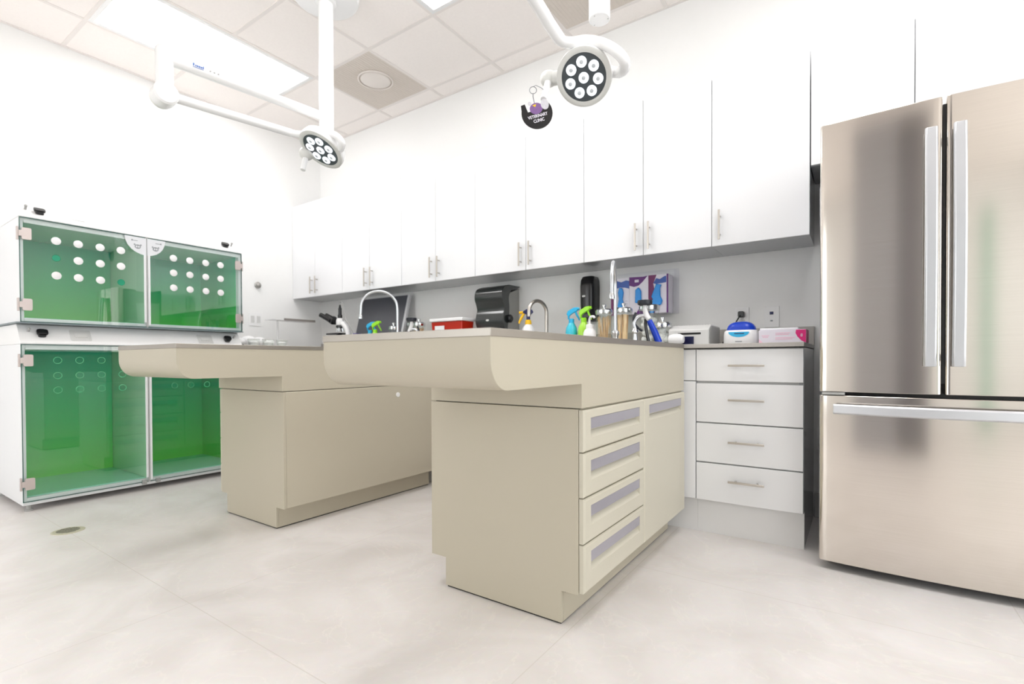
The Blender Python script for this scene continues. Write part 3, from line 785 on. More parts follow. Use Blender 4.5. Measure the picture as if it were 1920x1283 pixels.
lamp(1.0, .027, .0235, 'white surgical lamp with eight lit lenses, the right of two', (-.972, 2.123), 2.385, False, 2.50,
     (-1.155, 1.50, 2.41), [(-1.146, 1.62, 2.405), (-1.124, 1.8, 2.36), (-1.109, 1.907, 2.302), (-1.096, 1.977, 2.267)],
     [(-1.124, 1.8, 2.36), (-1.109, 1.907, 2.302), (-1.096, 1.977, 2.267), (-1.066, 2.022, 2.265), (-1.007, 2.063, 2.274), (-.935, 2.076, 2.241), (-.871, 2.072, 2.184), (-.842, 2.091, 2.144), (-.861, 2.14, 2.135), (-.905, 2.185, 2.155)],
     (-1.044, 2.11, 2.144), (.25, -1, -1), (-1.225, 2.1, 2.19), (-1.198, 2.004, 2.044), False, (.86, -.5, 0))

# tag hanging from the lamp
def hanging_tag():
    t = thing('hanging_tag', 'round black veterinary clinic tag hanging from the right surgical lamp', 'tag', (-1.207, 1.962, 1.966))
    u = Vector((.82, .56, .0)).normalized(); th = R(15); uu = u * math.cos(th) + Z * math.sin(th); vv = -u * math.sin(th) + Z * math.cos(th); n = u.cross(Z)
    o = Vector((-1.207, 1.962, 1.966))
    k = .071
    # outline: disc with stepped notches at the top
    pts = ell(k, k, 26, a0=158, a1=402)
    pts = pts + [(k * .55, k * .55), (k * .35, k * .25), (-k * .15, k * .2), (-k * .55, k * .2), (-k * .62, k * .75), (-k * .88, k * .72)]
    part('disc', MB().prism(pts, o, uu, vv, -n * .004), black_pl, t)
    m = MB().prism(ell(k * .42, k * .36, 20, x=.02 * k, y=k * .3), o, uu, vv, n * .0014)
    part('violet_figure', m, violet, t, label='violet rounded figure above the lettering')
    part('white_figure', MB().prism(ell(k * .26, k * .34, 16, x=k * .62, y=k * .42), o, uu, vv, n * .002).prism(ell(k * .12, k * .12, 12, x=-k * .3, y=k * .7), o, uu, vv, n * .002), pmat('pale_grey_print', (196, 194, 200), .5, var=.2, scale=120), t)
    part('beak', MB().prism([(-.012, .038), (.006, .04), (-.001, .028)], o, uu, vv, n * .0026), yellow, t)
    lettering('VETERINARY', .02, o + n * .0006 - vv * .019, uu, vv, card_white, t, width=.092, bold=.0004)
    lettering('CLINIC', .02, o + n * .0006 - vv * .040, uu, vv, card_white, t, width=.05, bold=.0004)
    r0 = Vector((-1.222, 1.952, 2.070))
    part('key_ring', MB().torus(r0, n, .016, .0016, 24, 6).torus(r0 - Z * .024, u, .009, .0014, 20, 6), pmat('dull_steel_ring', (120, 122, 126), .4, .3), t)
    part('cord', MB().tube([r0 + Z * .016, r0 + Vector((.003, .02, .030)), r0 + Vector((.008, .055, .034)), Vector((-1.207, 2.027, 2.098))], .0012, 6), pmat('grey_cord', (110, 108, 120), .6), t)
    part('chain', MB().tube([r0 - Z * .03, o + vv * k * .62], .0018, 6), pmat('grey_cord', (110, 108, 120), .6), t)
hanging_tag()

# ------------------------------------------------------------------ table faucets and sprayers
def table_faucet(x, y, d, reach, label):
    """tall gooseneck, spout along the unit direction d"""
    t = thing('faucet', label, 'faucet', (x, y, .9162))
    d = Vector((d[0], d[1], 0)).normalized(); o = Vector((x, y, .9162))
    part('base', MB().lathe([(.026, 0), (.026, .006), (.018, .012), (.015, .04), (.02, .05), (.02, .062), (.012, .07)], 28, o), chrome, t)
    pts = [o + Z * .06, o + Z * .20, o + Z * .255]
    r = reach / 2
    for i in range(1, 12):
        a = math.pi * i / 12; pts.append(o + Z * (.27 + (.115) * math.sin(a)) + d * (r - r * math.cos(a)))
    pts += [o + Z * .25 + d * reach, o + Z * .215 + d * reach * 1.01]
    part('spout', MB().tube(pts, .0085, 16, smooth=3), chrome_soft, t)
    e = o + Z * .215 + d * reach * 1.01
    part('aerator', MB().lathe([(.0125, -.014), (.0125, .0), (.009, .014)], 20, e), chrome, t)
    return t
table_faucet(-.985, 2.33, (.32, -.95), .20, 'tall chrome gooseneck faucet seen edge-on at the end of the near table')
table_faucet(-2.53, 2.33, (-.68, -.73), .235, 'wide chrome gooseneck arch in front of the dark monitor')
def sprayer(loc, rotz, label, face_ax):
    t = thing('hand_sprayer', label, 'hand sprayer', (0, 0, 0))
    # authored in the x-z plane: handle leaning to +x downwards
    part('holder', MB().lathe([(.024, 0), (.024, .006), (.012, .014), (.008, .05), (.016, .06), (.009, .075)], 20, (-.045, 0, 0)).cyl((-.045, -.02, .055), (-.045, .02, .055), .006, n=12).ball((-.045, -.024, .055), .009).ball((-.045, .024, .055), .009), chrome, t)
    h = part('grip', MB().tube([(.064, 0, .006), (.045, 0, .055), (.02, 0, .112)], [.0165, .0155, .0125], 20), blue_deep, t)
    part('bracket', MB().tube([(-.045, 0, .07), (-.05, .0, .10), (-.036, 0, .125), (-.012, 0, .135), (.012, 0, .125)], .0085, 12, smooth=4), chrome_soft, t)
    part('lever', MB().tube([(-.042, 0, .15), (-.052, 0, .125), (-.05, 0, .10), (-.03, 0, .075), (-.012, 0, .062)], .0055, 10, smooth=4), rubber, t)
    part('neck', MB().tube([(.018, 0, .118), (.006, 0, .135), (0, 0, .165), (0, 0, .185)], [.013, .014, .011, .010], 18), white_pl, t)
    part('bumper_ring', MB().lathe([(.026, .183), (.033, .187), (.035, .200), (.033, .207), (.028, .207), (.026, .198), (.012, .196)], 36, (0, 0, 0)), rubber, t)
    part('spray_face', MB().lathe([(.0255, .192), (.0255, .199)], 28, (0, 0, 0)), chrome_soft, t)
    part('hose', MB().tube([(.02, .012, .006), (.012, .012, .04), (.004, .01, .09), (.004, .004, .12)], .0075, 10, smooth=4), black_pl, t)
    return t
s1 = sprayer(None, 0, 'blue handled chrome hand sprayer at the end of the near table', None)
place(s1, (-.835, 2.33, .9162), R(25))
s2 = dup(s1, (-2.43, 2.36, .9162), R(200), 'dark headed hand sprayer on the far table, in front of the jars')
s1['group'] = s2['group'] = 'hand sprayers on the exam tables'

# ------------------------------------------------------------------ things on the worktop
WZ = .9152
def spray_bottle(m_head, m_body, name_label):
    t = thing('spray_bottle', name_label, 'spray bottle')
    part('body', MB().lathe([(.034, 0), (.037, .004), (.037, .10), (.034, .125), (.018, .155), (.014, .162)], 28), m_body, t)
    part('collar', MB().lathe([(.017, .158), (.0175, .18), (.013, .184)], 24), m_head, t)
    hd = [(.014, .18), (.014, .2), (-.004, .214), (-.038, .232), (-.042, .254), (-.014, .252), (.022, .232), (.03, .212), (.022, .2), (.022, .18)]
    part('spray_head', MB().prism(hd, (0, .011, 0), X, Z, (0, -.022, 0)), m_head, t, .003)
    part('nozzle', MB().cyl((-.040, 0, .243), (-.050, 0, .245), .009, n=14), m_head, t)
    part('trigger', MB().tube([(-.026, 0, .226), (-.034, 0, .205), (-.046, 0, .185), (-.050, 0, .172)], [.007, .006, .005, .004], 10, smooth=3), m_head, t)
    return t
b1 = spray_bottle(blue_cyan, pmat('translucent_cyan', (60, 190, 214), .25), 'blue spray bottle behind the near table, beside a lime green one')
place(b1, (-1.475, 2.80, WZ), R(195))
b2_ = spray_bottle(lime, pmat('translucent_lime', (168, 222, 70), .25), 'lime green spray bottle between a blue one and the jars of sticks')
place(b2_, (-1.385, 2.79, WZ), R(185))
dup(b1, (-3.375, 2.80, WZ - .0), R(215), 'blue spray bottle in front of the dark monitor screen')
dup(b2_, (-3.275, 2.77, WZ - .0), R(215), 'lime green spray bottle in front of the dark monitor screen')
b3 = thing('spray_bottle', 'yellow and navy spray bottle with white body beside the curved faucet', 'spray bottle')
part('body', MB().lathe([(.040, 0), (.043, .004), (.043, .11), (.038, .14), (.02, .165)], 28), white_pl, b3)
part('collar', MB().lathe([(.02, .163), (.022, .168), (.020, .19), (.013, .196)], 24), yellow, b3)
part('neck', MB().cyl((0, 0, .19), (0, 0, .232), .0125), navy, b3)
part('spray_head', MB().prism([(.014, .226), (-.036, .238), (-.036, .252), (-.01, .268), (.026, .262), (.034, .245)], (0, .011, 0), X, Z, (0, -.022, 0)), navy, b3, .003)
part('nozzle', MB().cyl((-.036, 0, .245), (-.062, 0, .242), .009, n=14), yellow, b3)
part('trigger', MB().tube([(-.028, 0, .24), (-.042, 0, .215), (-.058, 0, .185), (-.060, 0, .170)], [.009, .009, .007, .005], 10, smooth=3), yellow, b3)
place(b3, (-1.815, 2.83, WZ), R(35))

# back counter faucet
t = thing('sink_faucet', 'brushed steel gooseneck faucet on the back worktop by the towel dispenser', 'faucet', (-1.72, 2.90, WZ))
o = Vector((-1.715, 2.90, WZ))
pts = [o + Z * .03, o + Z * .22]
for i in range(1, 11):
    a = math.pi * i / 10; pts.append(o + Z * (.24 + .075 * math.sin(a)) + Vector((-.25, -.97, 0)).normalized() * (.08 - .08 * math.cos(a)))
pts.append(pts[-1] - Z * .03)
part('spout', MB().tube(pts, .012, 18, smooth=3), nickel, t)
part('base', MB().lathe([(.028, 0), (.028, .008), (.02, .016), (.018, .05), (.013, .056)], 28, o), nickel, t)

# jars
def jar(r, h, label, fill, lid_h=.024):
    t = thing('glass_jar', label, 'jar')
    part('glass', MB().lathe([(r - .002, 0), (r, .003), (r, h), (r - .002, h), (r - .003, .006), (.001, .006)], 36), glass_clear, t)
    ld = part('lid', MB().lathe([(r + .002, h - .006), (r + .003, h - .002), (r + .003, h + lid_h * .7), (r - .004, h + lid_h), (.001, h + lid_h + .001)], 36), chrome, t)
    part('lid_knob', MB().lathe([(.006, h + lid_h), (.006, h + lid_h + .01), (.012, h + lid_h + .018), (.011, h + lid_h + .027), (.004, h + lid_h + .031)], 20), chrome, ld)
    if fill == 'sticks':
        for i in range(34):
            a = random.uniform(0, 6.28); q = random.uniform(.15, .82) * r; a2 = a + random.uniform(-.9, .9); q2 = random.uniform(.3, .86) * r
            p0 = Vector((math.cos(a) * q, math.sin(a) * q, .007)); p1 = Vector((math.cos(a2) * q2, math.sin(a2) * q2, h * random.uniform(.86, .95)))
            part('applicator_stick', MB().tube([p0, p1], .0019, 6), wood, t)
    elif fill == 'depressors':
        for i in range(16):
            a = random.uniform(0, 6.28); q = random.uniform(.1, .55) * r
            p0 = Vector((math.cos(a) * q, math.sin(a) * q, .008)); a2 = a + random.uniform(-.6, .6); q2 = random.uniform(.2, .7) * r
            p1 = Vector((math.cos(a2) * q2, math.sin(a2) * q2, h * .93)); d = (p1 - p0); s_ = Vector((-math.sin(a + i), math.cos(a + i), 0)); s_ = (s_ - d.normalized() * s_.dot(d.normalized())).normalized(); n_ = d.normalized().cross(s_)
            part('tongue_depressor', MB().prism([(-.008, 0), (.008, 0), (.008, .97), (.004, 1), (-.004, 1), (-.008, .97)], p0, s_, d, n_ * .0016), wood, t)
    elif fill == 'cotton':
        m = MB()
        for i in range(26):
            a = random.uniform(0, 6.28); q = random.uniform(0, .62) * r
            m.ball((math.cos(a) * q, math.sin(a) * q, .02 + (i / 26) * h * .7), random.uniform(.013, .018), 10)
        part('cotton_balls', m, cotton, t, stuff=True)
    return t
GJ = 'glass jars with metal lids on the back worktop'
j = jar(.048, .205, 'glass jar full of thin wooden sticks, beside the tall faucet', 'sticks'); place(j, (-1.255, 2.80, WZ))
jd = jar(.048, .205, 'glass jar of wide wooden tongue depressors, right of the tall faucet', 'depressors'); place(jd, (-1.128, 2.79, WZ))
jb = jar(.055, .215, 'large glass jar of cotton behind the blue handled sprayer', 'cotton'); place(jb, (-.985, 2.82, WZ))
js = jar(.045, .105, 'small glass jar half full of cotton, at the corner of the near table', 'cotton'); place(js, (-.876, 2.72, WZ))
dup(j, (-2.86, 2.86, WZ), 1.0, 'glass jar of thin sticks left of the red sharps box')
e1 = jar(.038, .185, 'empty glass jar behind the wide chrome gooseneck arch', None); place(e1, (-3.13, 2.84, WZ))
e2 = dup(js, (-2.98, 2.78, WZ), .5, 'small jar of cotton among the jars left of the red sharps box')
e3 = dup(jb, (-2.99, 2.93, WZ), .5, 'large jar of cotton at the back, left of the red sharps box')

# white pump bottle
t = thing('pump_bottle', 'white pump bottle left of the jar of thin sticks', 'pump bottle', (-1.317, 2.73, WZ))
o = Vector((-1.317, 2.73, WZ))
part('body', MB().lathe([(.036, 0), (.038, .004), (.038, .085), (.03, .105), (.017, .115)], 28, o), white_pl, t)
part('collar', MB().lathe([(.022, .112), (.022, .135), (.012, .14)], 24, o), white_pl, t)
part('pump_head', MB().tube([o + Z * .138, o + Z * .168, o + Vector((.012, -.006, .182)), o + Vector((.034, -.016, .182)), o + Vector((.040, -.018, .172))][::1], .007, 12, smooth=4), white_pl, t)

# paper towel dispenser
t = thing('towel_dispenser', 'black paper towel dispenser on the wall', 'paper towel dispenser', (-2.19, 3.0, 1.09))
x0, x1 = -2.312, -2.065
prof = [(3.107, 1.035), (2.93, 1.035), (2.905, 1.07), (2.885, 1.12), (2.893, 1.17), (2.905, 1.205), (2.893, 1.245), (2.875, 1.29), (2.882, 1.335), (2.91, 1.365), (2.97, 1.385), (3.107, 1.388)]
part('back_case', MB().prism([(3.107, 1.04), (2.96, 1.04), (2.95, 1.18), (2.96, 1.27), (2.99, 1.33), (3.107, 1.37)], (x0 + .008, 0, 0), Y, Z, (x1 - x0 - .016, 0, 0)), pmat('grey_smoke_side', (150, 150, 146), .3), t)
cvr = [(p[0], p[1]) for p in prof[1:-1]]
inner = [(3.107, 1.380), (3.03, 1.365), (2.985, 1.335), (2.965, 1.29), (2.972, 1.23), (2.968, 1.16), (2.95, 1.08), (2.955, 1.035)]
part('cover', MB().prism([(3.107, 1.388)] + smooth2([(p[0], p[1]) for p in prof[::-1][1:-1]]) + smooth2(inner)[::-1], (x0, 0, 0), Y, Z, (x1 - x0, 0, 0)), dark_smoke, t, .004, angle=40)
part('logo', MB().prism(ell(.014, .007), (-2.2, 2.8855, 1.13), X, Z, (0, -.002, 0)), light_grey, t, label='small pale oval mark')
part('feed_knob', MB().lathe([(.026, 0), (.03, .004), (.03, .018), (.02, .026)], 12, (x1, 2.96, 1.14), X), black_pl, t)
part('lock', MB().cyl((x1 - .03, 2.903, 1.06), (x1 - .03, 2.893, 1.06), .012), black_pl, t)

# soap dispenser
t = thing('soap_dispenser', 'tall black soap dispenser on the wall above the lime spray bottle', 'soap dispenser', (-1.46, 3.05, 1.1))
cx = -1.478
rings = []
for z, w_, d_ in ((1.098, .075, .072), (1.105, .088, .088), (1.16, .1, .1), (1.20, .106, .104), (1.33, .108, .106), (1.37, .104, .1), (1.392, .088, .086), (1.398, .07, .07)):
    pts = []
    for i in range(13):
        a = math.pi * i / 12
        ca, sa = math.cos(a), math.sin(a)
        pts.append((cx + w_ / 2 * math.copysign(abs(ca) ** .45, ca), 3.107 - d_ * (abs(sa) ** .5), z))
    rings.append(pts)
part('case', MB().ring_sweep(rings), black_pl, t, angle=50)
part('logo', MB().prism(rrect(.022, .012, .003), (cx - .012, 3.0008, 1.262), X, Z, (0, -.001, 0)), light_grey, t)
part('push_bar', MB().box(cx - .04, cx + .04, 2.994, 3.02, 1.112, 1.15), black_pl, t, .008)

# glove boxes in an acrylic holder
t = thing('glove_holder', 'clear acrylic wall holder around three glove boxes', 'holder', (-1.11, 3.05, 1.13))
hx0, hx1, hz0, hz1 = -1.302, -.90, 1.123, 1.378
m = MB().box(hx0, hx1, 3.1, 3.1065, hz0, hz1 + .02).box(hx0, hx1, 3.004, 3.1, hz0 - .004, hz0 - .0005).box(hx0 - .004, hx0, 3.004, 3.1, hz0, hz1).box(hx1, hx1 + .004, 3.004, 3.1, hz0, hz1)
part('tray', m, acrylic, t)
def glove_box(x, kind, label):
    t = thing('glove_box', label, 'glove box', (x, 3.05, hz0), 'boxes of blue gloves in the wall holder')
    w_, h_ = .121, .232; x0 = x - w_ / 2; yf = 3.006; z0 = hz0 + .0005
    bx = part('carton', MB().box(x0, x0 + w_, yf, 3.095, z0, z0 + h_), card_white, t, .0008)
    D = (0, -.0008, 0)
    def deco(name, pts, mat, dy=0): part(name, MB().prism(pts, (x0, yf - dy, z0), X, Z, D), mat, bx)
    if kind == 0:
        deco('plum_stripe', [(0, 0), (.028, 0), (.028, h_), (0, h_)], plum)
        deco('blue_wave', [(.03, h_ - .012), (.07, h_ - .026), (.1, h_ - .016), (w_, h_ - .022), (w_, h_ - .07), (.095, h_ - .062), (.06, h_ - .058), (.03, h_ - .066)], blueprint)
        gl = [(.052, .028), (.07, .02), (.084, .03), (.088, .06), (.08, .1), (.086, .14), (.078, .168), (.058, .172), (.05, .14), (.056, .1), (.048, .06)]
    elif kind == 1:
        deco('purple_swoosh', [(0, h_), (0, h_ - .052), (.03, h_ - .062), (.06, h_ - .056), (.085, h_ - .035), (w_ - .004, h_), (.09, h_ - .004)], purple)
        deco('purple_swoosh', [(.04, 0), (.06, .03), (.09, .042), (w_, .03), (w_, 0)], purple)
        deco('print_block', rrect(.026, .016, .002, x=.048, y=h_ - .027), card_white, .0008)
        gl = [(.04, .07), (.08, .062), (.078, .14), (.062, .165), (.042, .15)]
    else:
        deco('plum_stripe', [(0, 0), (.04, 0), (.045, .1), (.03, .18), (.05, h_), (0, h_)], plum)
        deco('blue_wave', [(.048, h_ - .02), (.07, h_ - .028), (.1, h_ - .012), (w_ - .012, h_ - .012), (w_ - .012, h_ - .05), (.09, h_ - .052), (.045, h_ - .056), (.03, h_ - .05)], blueprint)
        deco('purple_edge', [(w_ - .010, 0), (w_, 0), (w_, h_), (w_ - .010, h_)], purple)
        gl = [(.01, .0), (.035, .0), (.05, .04), (.082, .05), (.088, .075), (.076, .1), (.074, .15), (.082, .17), (.05, .176), (.04, .15), (.02, .1), (.03, .085), (.012, .04)]
    for i, zz in enumerate((.05, .06, .07, .085)):
        if kind != 2: deco('print_line', [(.092, zz), (.11, zz), (.11, zz + .002), (.092, zz + .002)], grey_mark)
    # the glove poking out of the slot: a lumpy extruded shape
    part('glove', MB().prism(gl, (x0, yf - .0009, z0), X, Z, (0, -.012, 0)), blue_glove, t, .0045, 3, label='blue glove bulging from the box opening')
    return t
glove_box(-1.2385, 0, 'left glove box of three, behind the tall faucet')
glove_box(-1.1165, 1, 'middle glove box of three, white front with a purple swoosh on top')
glove_box(-.9945, 2, 'right glove box of three, with a large blue glove hanging out')

# monitor
t = thing('monitor', 'dark tilted monitor screen with a silver frame under the wall cabinets', 'monitor', (-3.4, 2.9, WZ))
zb_, zt_, yb_, yt_ = 1.045, 1.408, 2.95, 3.045
n_ = Vector((0, -(zt_ - zb_), (yt_ - yb_))).normalized(); vv_ = Vector((0, yt_ - yb_, zt_ - zb_)).normalized(); H_ = math.hypot(zt_ - zb_, yt_ - yb_)
o_ = Vector((-3.765, yb_, zb_))
part('housing', MB().prism(rrect(.612, H_, .006, x=.306, y=H_ / 2), o_, X, vv_, -n_ * .022), pmat('silver_bezel', (206, 207, 210), .35), t, .001)
part('screen', MB().prism(rrect(.585, H_ - .012, .004, x=.296, y=H_ / 2), o_, X, vv_, n_ * .0012), screen_dark, t)
part('stand', MB().prism([(-.06, 0), (.06, 0), (.045, .2), (-.045, .2)], (-3.45, 3.0, WZ + .012), X, Z, (0, .014, 0)), pmat('silver_bezel', (206, 207, 210), .35), t)
part('foot', MB().prism(rrect(.24, .15, .03), (-3.45, 2.995, WZ), X, Y, (0, 0, .012)), pmat('silver_bezel', (206, 207, 210), .35), t, .003)

# microscope
t = thing('microscope', 'white and black microscope with camera tube, left of the dark monitor', 'microscope', (-3.80, 2.8, WZ))
mx_, my_ = -3.80, 2.82
q = lambda a, h: Vector((mx_ + a * .82, my_ + a * .3, WZ + h))
part('base', MB().prism(rrect(.2, .15, .03, x=mx_ + .02, y=my_), (0, 0, WZ), X, Y, (0, 0, .035)), white_pl, t, .006)
part('arm', MB().tube([q(.085, .03), q(.095, .12), q(.08, .21), q(.03, .262)], [.03, .026, .025, .028], 16, smooth=4), white_pl, t)
part('stage', MB().box(mx_ - .1, mx_ + .075, my_ - .075, my_ + .05, WZ + .158, WZ + .172), black_pl, t, .002)
part('condenser', MB().cyl(q(-.01, .1), q(-.01, .157), .024), black_pl, t)
part('lamp_housing', MB().cyl(q(-.01, .035), q(-.01, .06), .03), grey_pl, t)
part('nosepiece', MB().lathe([(.02, .215), (.036, .225), (.036, .236), (.03, .244)], 28, (mx_, my_, WZ)), black_pl, t)
for a in (0, 1, 2, 3):
    th = a * math.pi / 2 + .5; c = Vector((mx_ + .02 * math.cos(th), my_ + .02 * math.sin(th), WZ + .222))
    part('objective', MB().cyl(c, c + Vector((.006 * math.cos(th), .006 * math.sin(th), -.035)), .0085, .006, 14), chrome, t)
part('head', MB().lathe([(.03, .243), (.034, .25), (.034, .285), (.026, .305)], 28, (mx_, my_, WZ)), white_pl, t)
part('prism_housing', MB().prism(rrect(.07, .06, .012), (mx_ - .03, my_ - .03, WZ + .275), (.0, 1, 0), Vector((.45, 0, .9)).normalized(), Vector((-.9, 0, .45)).normalized() * .06), black_pl, t, .004)
for dy in (-.03, .028):
    p0 = Vector((mx_ - .06, my_ + dy - .02, WZ + .285)); p1 = p0 + Vector((-.11, -.03, .055))
    part('eyepiece', MB().tube([p0, p0.lerp(p1, .6), p1], [.024, .021, .02], 18), black_pl, t)
part('camera_tube', MB().lathe([(.02, .30), (.02, .335), (.015, .34), (.015, .395), (.010, .40), (.008, .425)], 24, (mx_, my_, WZ)), black_pl, t)
part('camera_cable', MB().tube([(mx_, my_, WZ + .42), (mx_ + .002, my_, WZ + .445), (mx_ + .03, my_, WZ + .44), (mx_ + .055, my_, WZ + .38), (mx_ + .065, my_ - .0, WZ + .30), (mx_ + .12, my_, WZ + .25), (mx_ + .155, my_, WZ + .20), (mx_ + .19, my_ + .06, WZ + .06), (mx_ + .20, my_ + .1, WZ + .005)], .004, 8, smooth=5), grey_pl, t)
t2 = part('bottle_box', MB().box(-3.60, -3.55, 2.80, 2.85, WZ, WZ + .165), pmat('violet_grey_carton', (104, 98, 140), .5), None, .002)
tag(t2, 'small violet-grey box between the microscope and the dark monitor', 'box')

# sharps container
t = thing('sharps_container', 'red sharps container with a white lid', 'sharps container', (-2.52, 2.86, WZ))
part('tub', MB().ring_sweep([[(-2.665 + k, 2.79 + k, z) , (-2.36 - k, 2.79 + k, z), (-2.36 - k, 2.93 - k, z), (-2.665 + k, 2.93 - k, z)] for z, k in ((WZ, .018), (WZ + .215, 0))]), red_pl, t, .006)
part('lid', MB().box(-2.675, -2.35, 2.78, 2.94, WZ + .2155, WZ + .24), white_pl, t, .006)
part('label_plate', MB().box(-2.625, -2.53, 2.7885, 2.7905, WZ + .1, WZ + .185), paper, t)

# cluster at the far left end of the worktop
t = thing('tray_stand', 'small raised tray on a thin white post near the far left corner', 'tray stand', (-4.2, 2.6, WZ))
part('base', MB().prism(rrect(.2, .2, .03, x=-4.2, y=2.5), (0, 0, WZ), X, Y, (0, 0, .02)), white_pl, t, .004)
part('post', MB().cyl((-4.2, 2.47, WZ + .02), (-4.2, 2.47, 1.197), .009), white_pl, t)
part('tray', MB().prism([(-4.27, 2.39), (-4.10, 2.39), (-4.10, 2.77), (-4.27, 2.77)], (0, 0, 1.198), X, Y, (0, 0, .008)), white_pl, t)
part('tray_edge', MB().box(-4.099, -4.095, 2.47, 2.772, 1.194, 1.214), pmat('grey_edge', (140, 134, 130), .4), t)
def cup(y, label):
    t = thing('clear_cup', label, 'cup', (-4.02, y, WZ), 'clear cups in the corner beside the cages')
    part('wall', MB().lathe([(.032, 0), (.034, .002), (.045, .105), (.043, .105), (.031, .006), (.001, .005)], 28, (-4.02, y, WZ)), glass_clear, t)
    part('rim', MB().torus((-4.02, y, WZ + .105), Z, .0445, .002, 28, 6), light_grey, t)
    part('content', MB().lathe([(.029, .0065), (.038, .08), (.02, .09)], 20, (-4.02, y, WZ)), cotton, t)
cup(2.16, 'leftmost clear cup in the corner, next to the cages')
cup(2.28, 'second clear cup from the left in the corner beside the cages')
cup(2.40, 'third clear cup from the left in the corner, near the tray post')
t = thing('black_pen_pot', 'small black pot left of the clear cups in the corner', 'pot', (-4.05, 2.06, WZ))
part('wall', MB().lathe([(.02, 0), (.022, .06), (.018, .062)], 20, (-4.05, 2.075, WZ)), black_pl, t)
m = MB()
for dy, dz, r_ in ((0, .0, .045), (.09, .012, .05), (.18, .006, .048), (.27, -.002, .04)):
    m.ball((-4.25, 2.15 + dy, WZ + .085 + dz), r_, 16, (1.2, 1.25, .9))
wb = part('white_bag', m, white_pl); tag(wb, 'crumpled white bag behind the clear cups in the corner', 'bag')

# heat sealer / label printer
t = thing('label_printer', 'grey desktop machine with vents and a dark blue display', 'printer', (-.72, 2.75, WZ))
a0, a1, c0, c1 = -.835, -.628, 2.69, 2.93
part('case', MB().prism([(c0, 0), (c1, 0), (c1, .105), (c0 + .05, .108), (c0 + .006, .085), (c0, .08)], (a0, 0, WZ), Y, Z, (a1 - a0, 0, 0)), light_grey, t, .003)
part('side_cover', MB().prism([(c0 + .006, .006), (c1 - .01, .006), (c1 - .01, .098), (c0 + .05, .1), (c0 + .012, .08)], (a1 + .0005, 0, WZ), Y, Z, (.003, 0, 0)), grey_pl, t)
part('slot', MB().box(a0 + .05, a1 - .04, c0 - .001, c0 + .002, WZ + .056, WZ + .066), dark_hole, t)
sc_ = part('display', MB().box(a0 + .04, a1 - .075, c0 - .003, c0 + .0, WZ + .004, WZ + .046), dark_blue_scr, t)
part('display_glow', MB().prism(ell(.014, .008), (a0 + .072, c0 - .0035, WZ + .026), X, Z, (0, -.0008, 0)), amber, sc_)
v_ = MB()
for i in range(14): v_.box(a0 + .012 + i * .0135, a0 + .018 + i * .0135, c0 + .052, c0 + .1, WZ + .1072, WZ + .1092)
part('vent_slots', v_, grey_pl, t)
t = part('white_roll', MB().tube([(-.81, 2.625, WZ + .030), (-.79, 2.625, WZ + .030), (-.755, 2.62, WZ + .030), (-.735, 2.62, WZ + .030)], [.022, .029, .029, .018], 24), white_pl)
tag(t, 'white rounded roll lying in front of the grey machine', 'roll')

# ultrasonic cleaner
t = thing('ultrasonic_cleaner', 'small white machine with a blue domed lid', 'ultrasonic cleaner', (-.485, 2.75, WZ))
rings = []
for z, w_, d_ in ((0, .150, .12), (.008, .158, .128), (.05, .156, .126), (.066, .150, .120), (.072, .138, .108)):
    rings.append([(-.485 + p[0], 2.755 + p[1], WZ + z) for p in rrect(w_, d_, .035, 6)])
part('body', MB().ring_sweep(rings), white_pl, t, angle=50)
rings = []
for i in range(8):
    a = R(90 * i / 7); rings.append([(-.485 + p[0], 2.755 + p[1], WZ + .0725 + .044 * math.sin(a)) for p in rrect(max(.134 * math.cos(a) ** .7, .01), max(.104 * math.cos(a) ** .7, .008), max(.04 * math.cos(a) ** .7, .003), 6)])
part('lid', MB().ring_sweep(rings), blue_deep, t, angle=60)
part('label_plate', MB().prism([(-.048, .0)] + ell(.048, .026, 16, a0=180, a1=360) + [(.048, 0)], (-.487, 2.6915, WZ + .062), X, Z, (0, -.0012, 0)), blue_cyan, t)
part('print_line', MB().box(-.508, -.462, 2.6896, 2.6903, WZ + .052, WZ + .056), navy, t)
part('print_mark', MB().box(-.503, -.472, 2.690, 2.6925, WZ + .012, WZ + .017), grey_mark, t)

# pink and white box
t = thing('pink_box', 'long white and pink cardboard box at the right end of the worktop', 'box', (-.285, 2.66, WZ))
bx0, bx1, by0, by1, bh = -.386, -.192, 2.62, 2.76, .062
part('carton', MB().box(bx0, bx1, by0, by1, WZ, WZ + bh), card_white, t, .001)
part('pink_corner', MB().prism([(bx1 - .04, bh - .002), (bx1 - .001, bh - .002), (bx1 - .001, .001), (bx1 - .018, .01), (bx1 - .034, .028), (bx1 - .042, .045)], (0, by0, WZ), X, Z, (0, -.0008, 0)), pink, t)
part('pink_side', MB().box(bx1, bx1 + .0008, by0 + .001, by1 - .001, WZ + .001, WZ + bh - .001), pink, t)
lettering('8', .02, (bx1 - .018, by0 - .001, WZ + .028), X, Z, card_white, t)
pl = MB()
for zz, xa, xb_ in ((.045, .07, .13), (.038, .07, .125), (.024, .07, .15), (.017, .07, .14), (.034, .012, .044), (.027, .016, .04)):
    pl.box(bx0 + xa, bx0 + xb_, by0 - .0007, by0, WZ + zz, WZ + zz + .003)
part('print_line', pl, pink_soft, t)
part('pink_triangle', MB().prism([(bx0 + .001, .001), (bx0 + .02, .001), (bx0 + .001, .02)], (0, by0, WZ), X, Z, (0, -.0008, 0)), pink_soft, t)
t = part('tissue', MB().box(-.385, -.225, 2.64, 2.74, WZ + bh + .0005, WZ + bh + .010), paper, None, .003)
tag(t, 'folded white sheets lying on top of the pink and white box', 'paper')

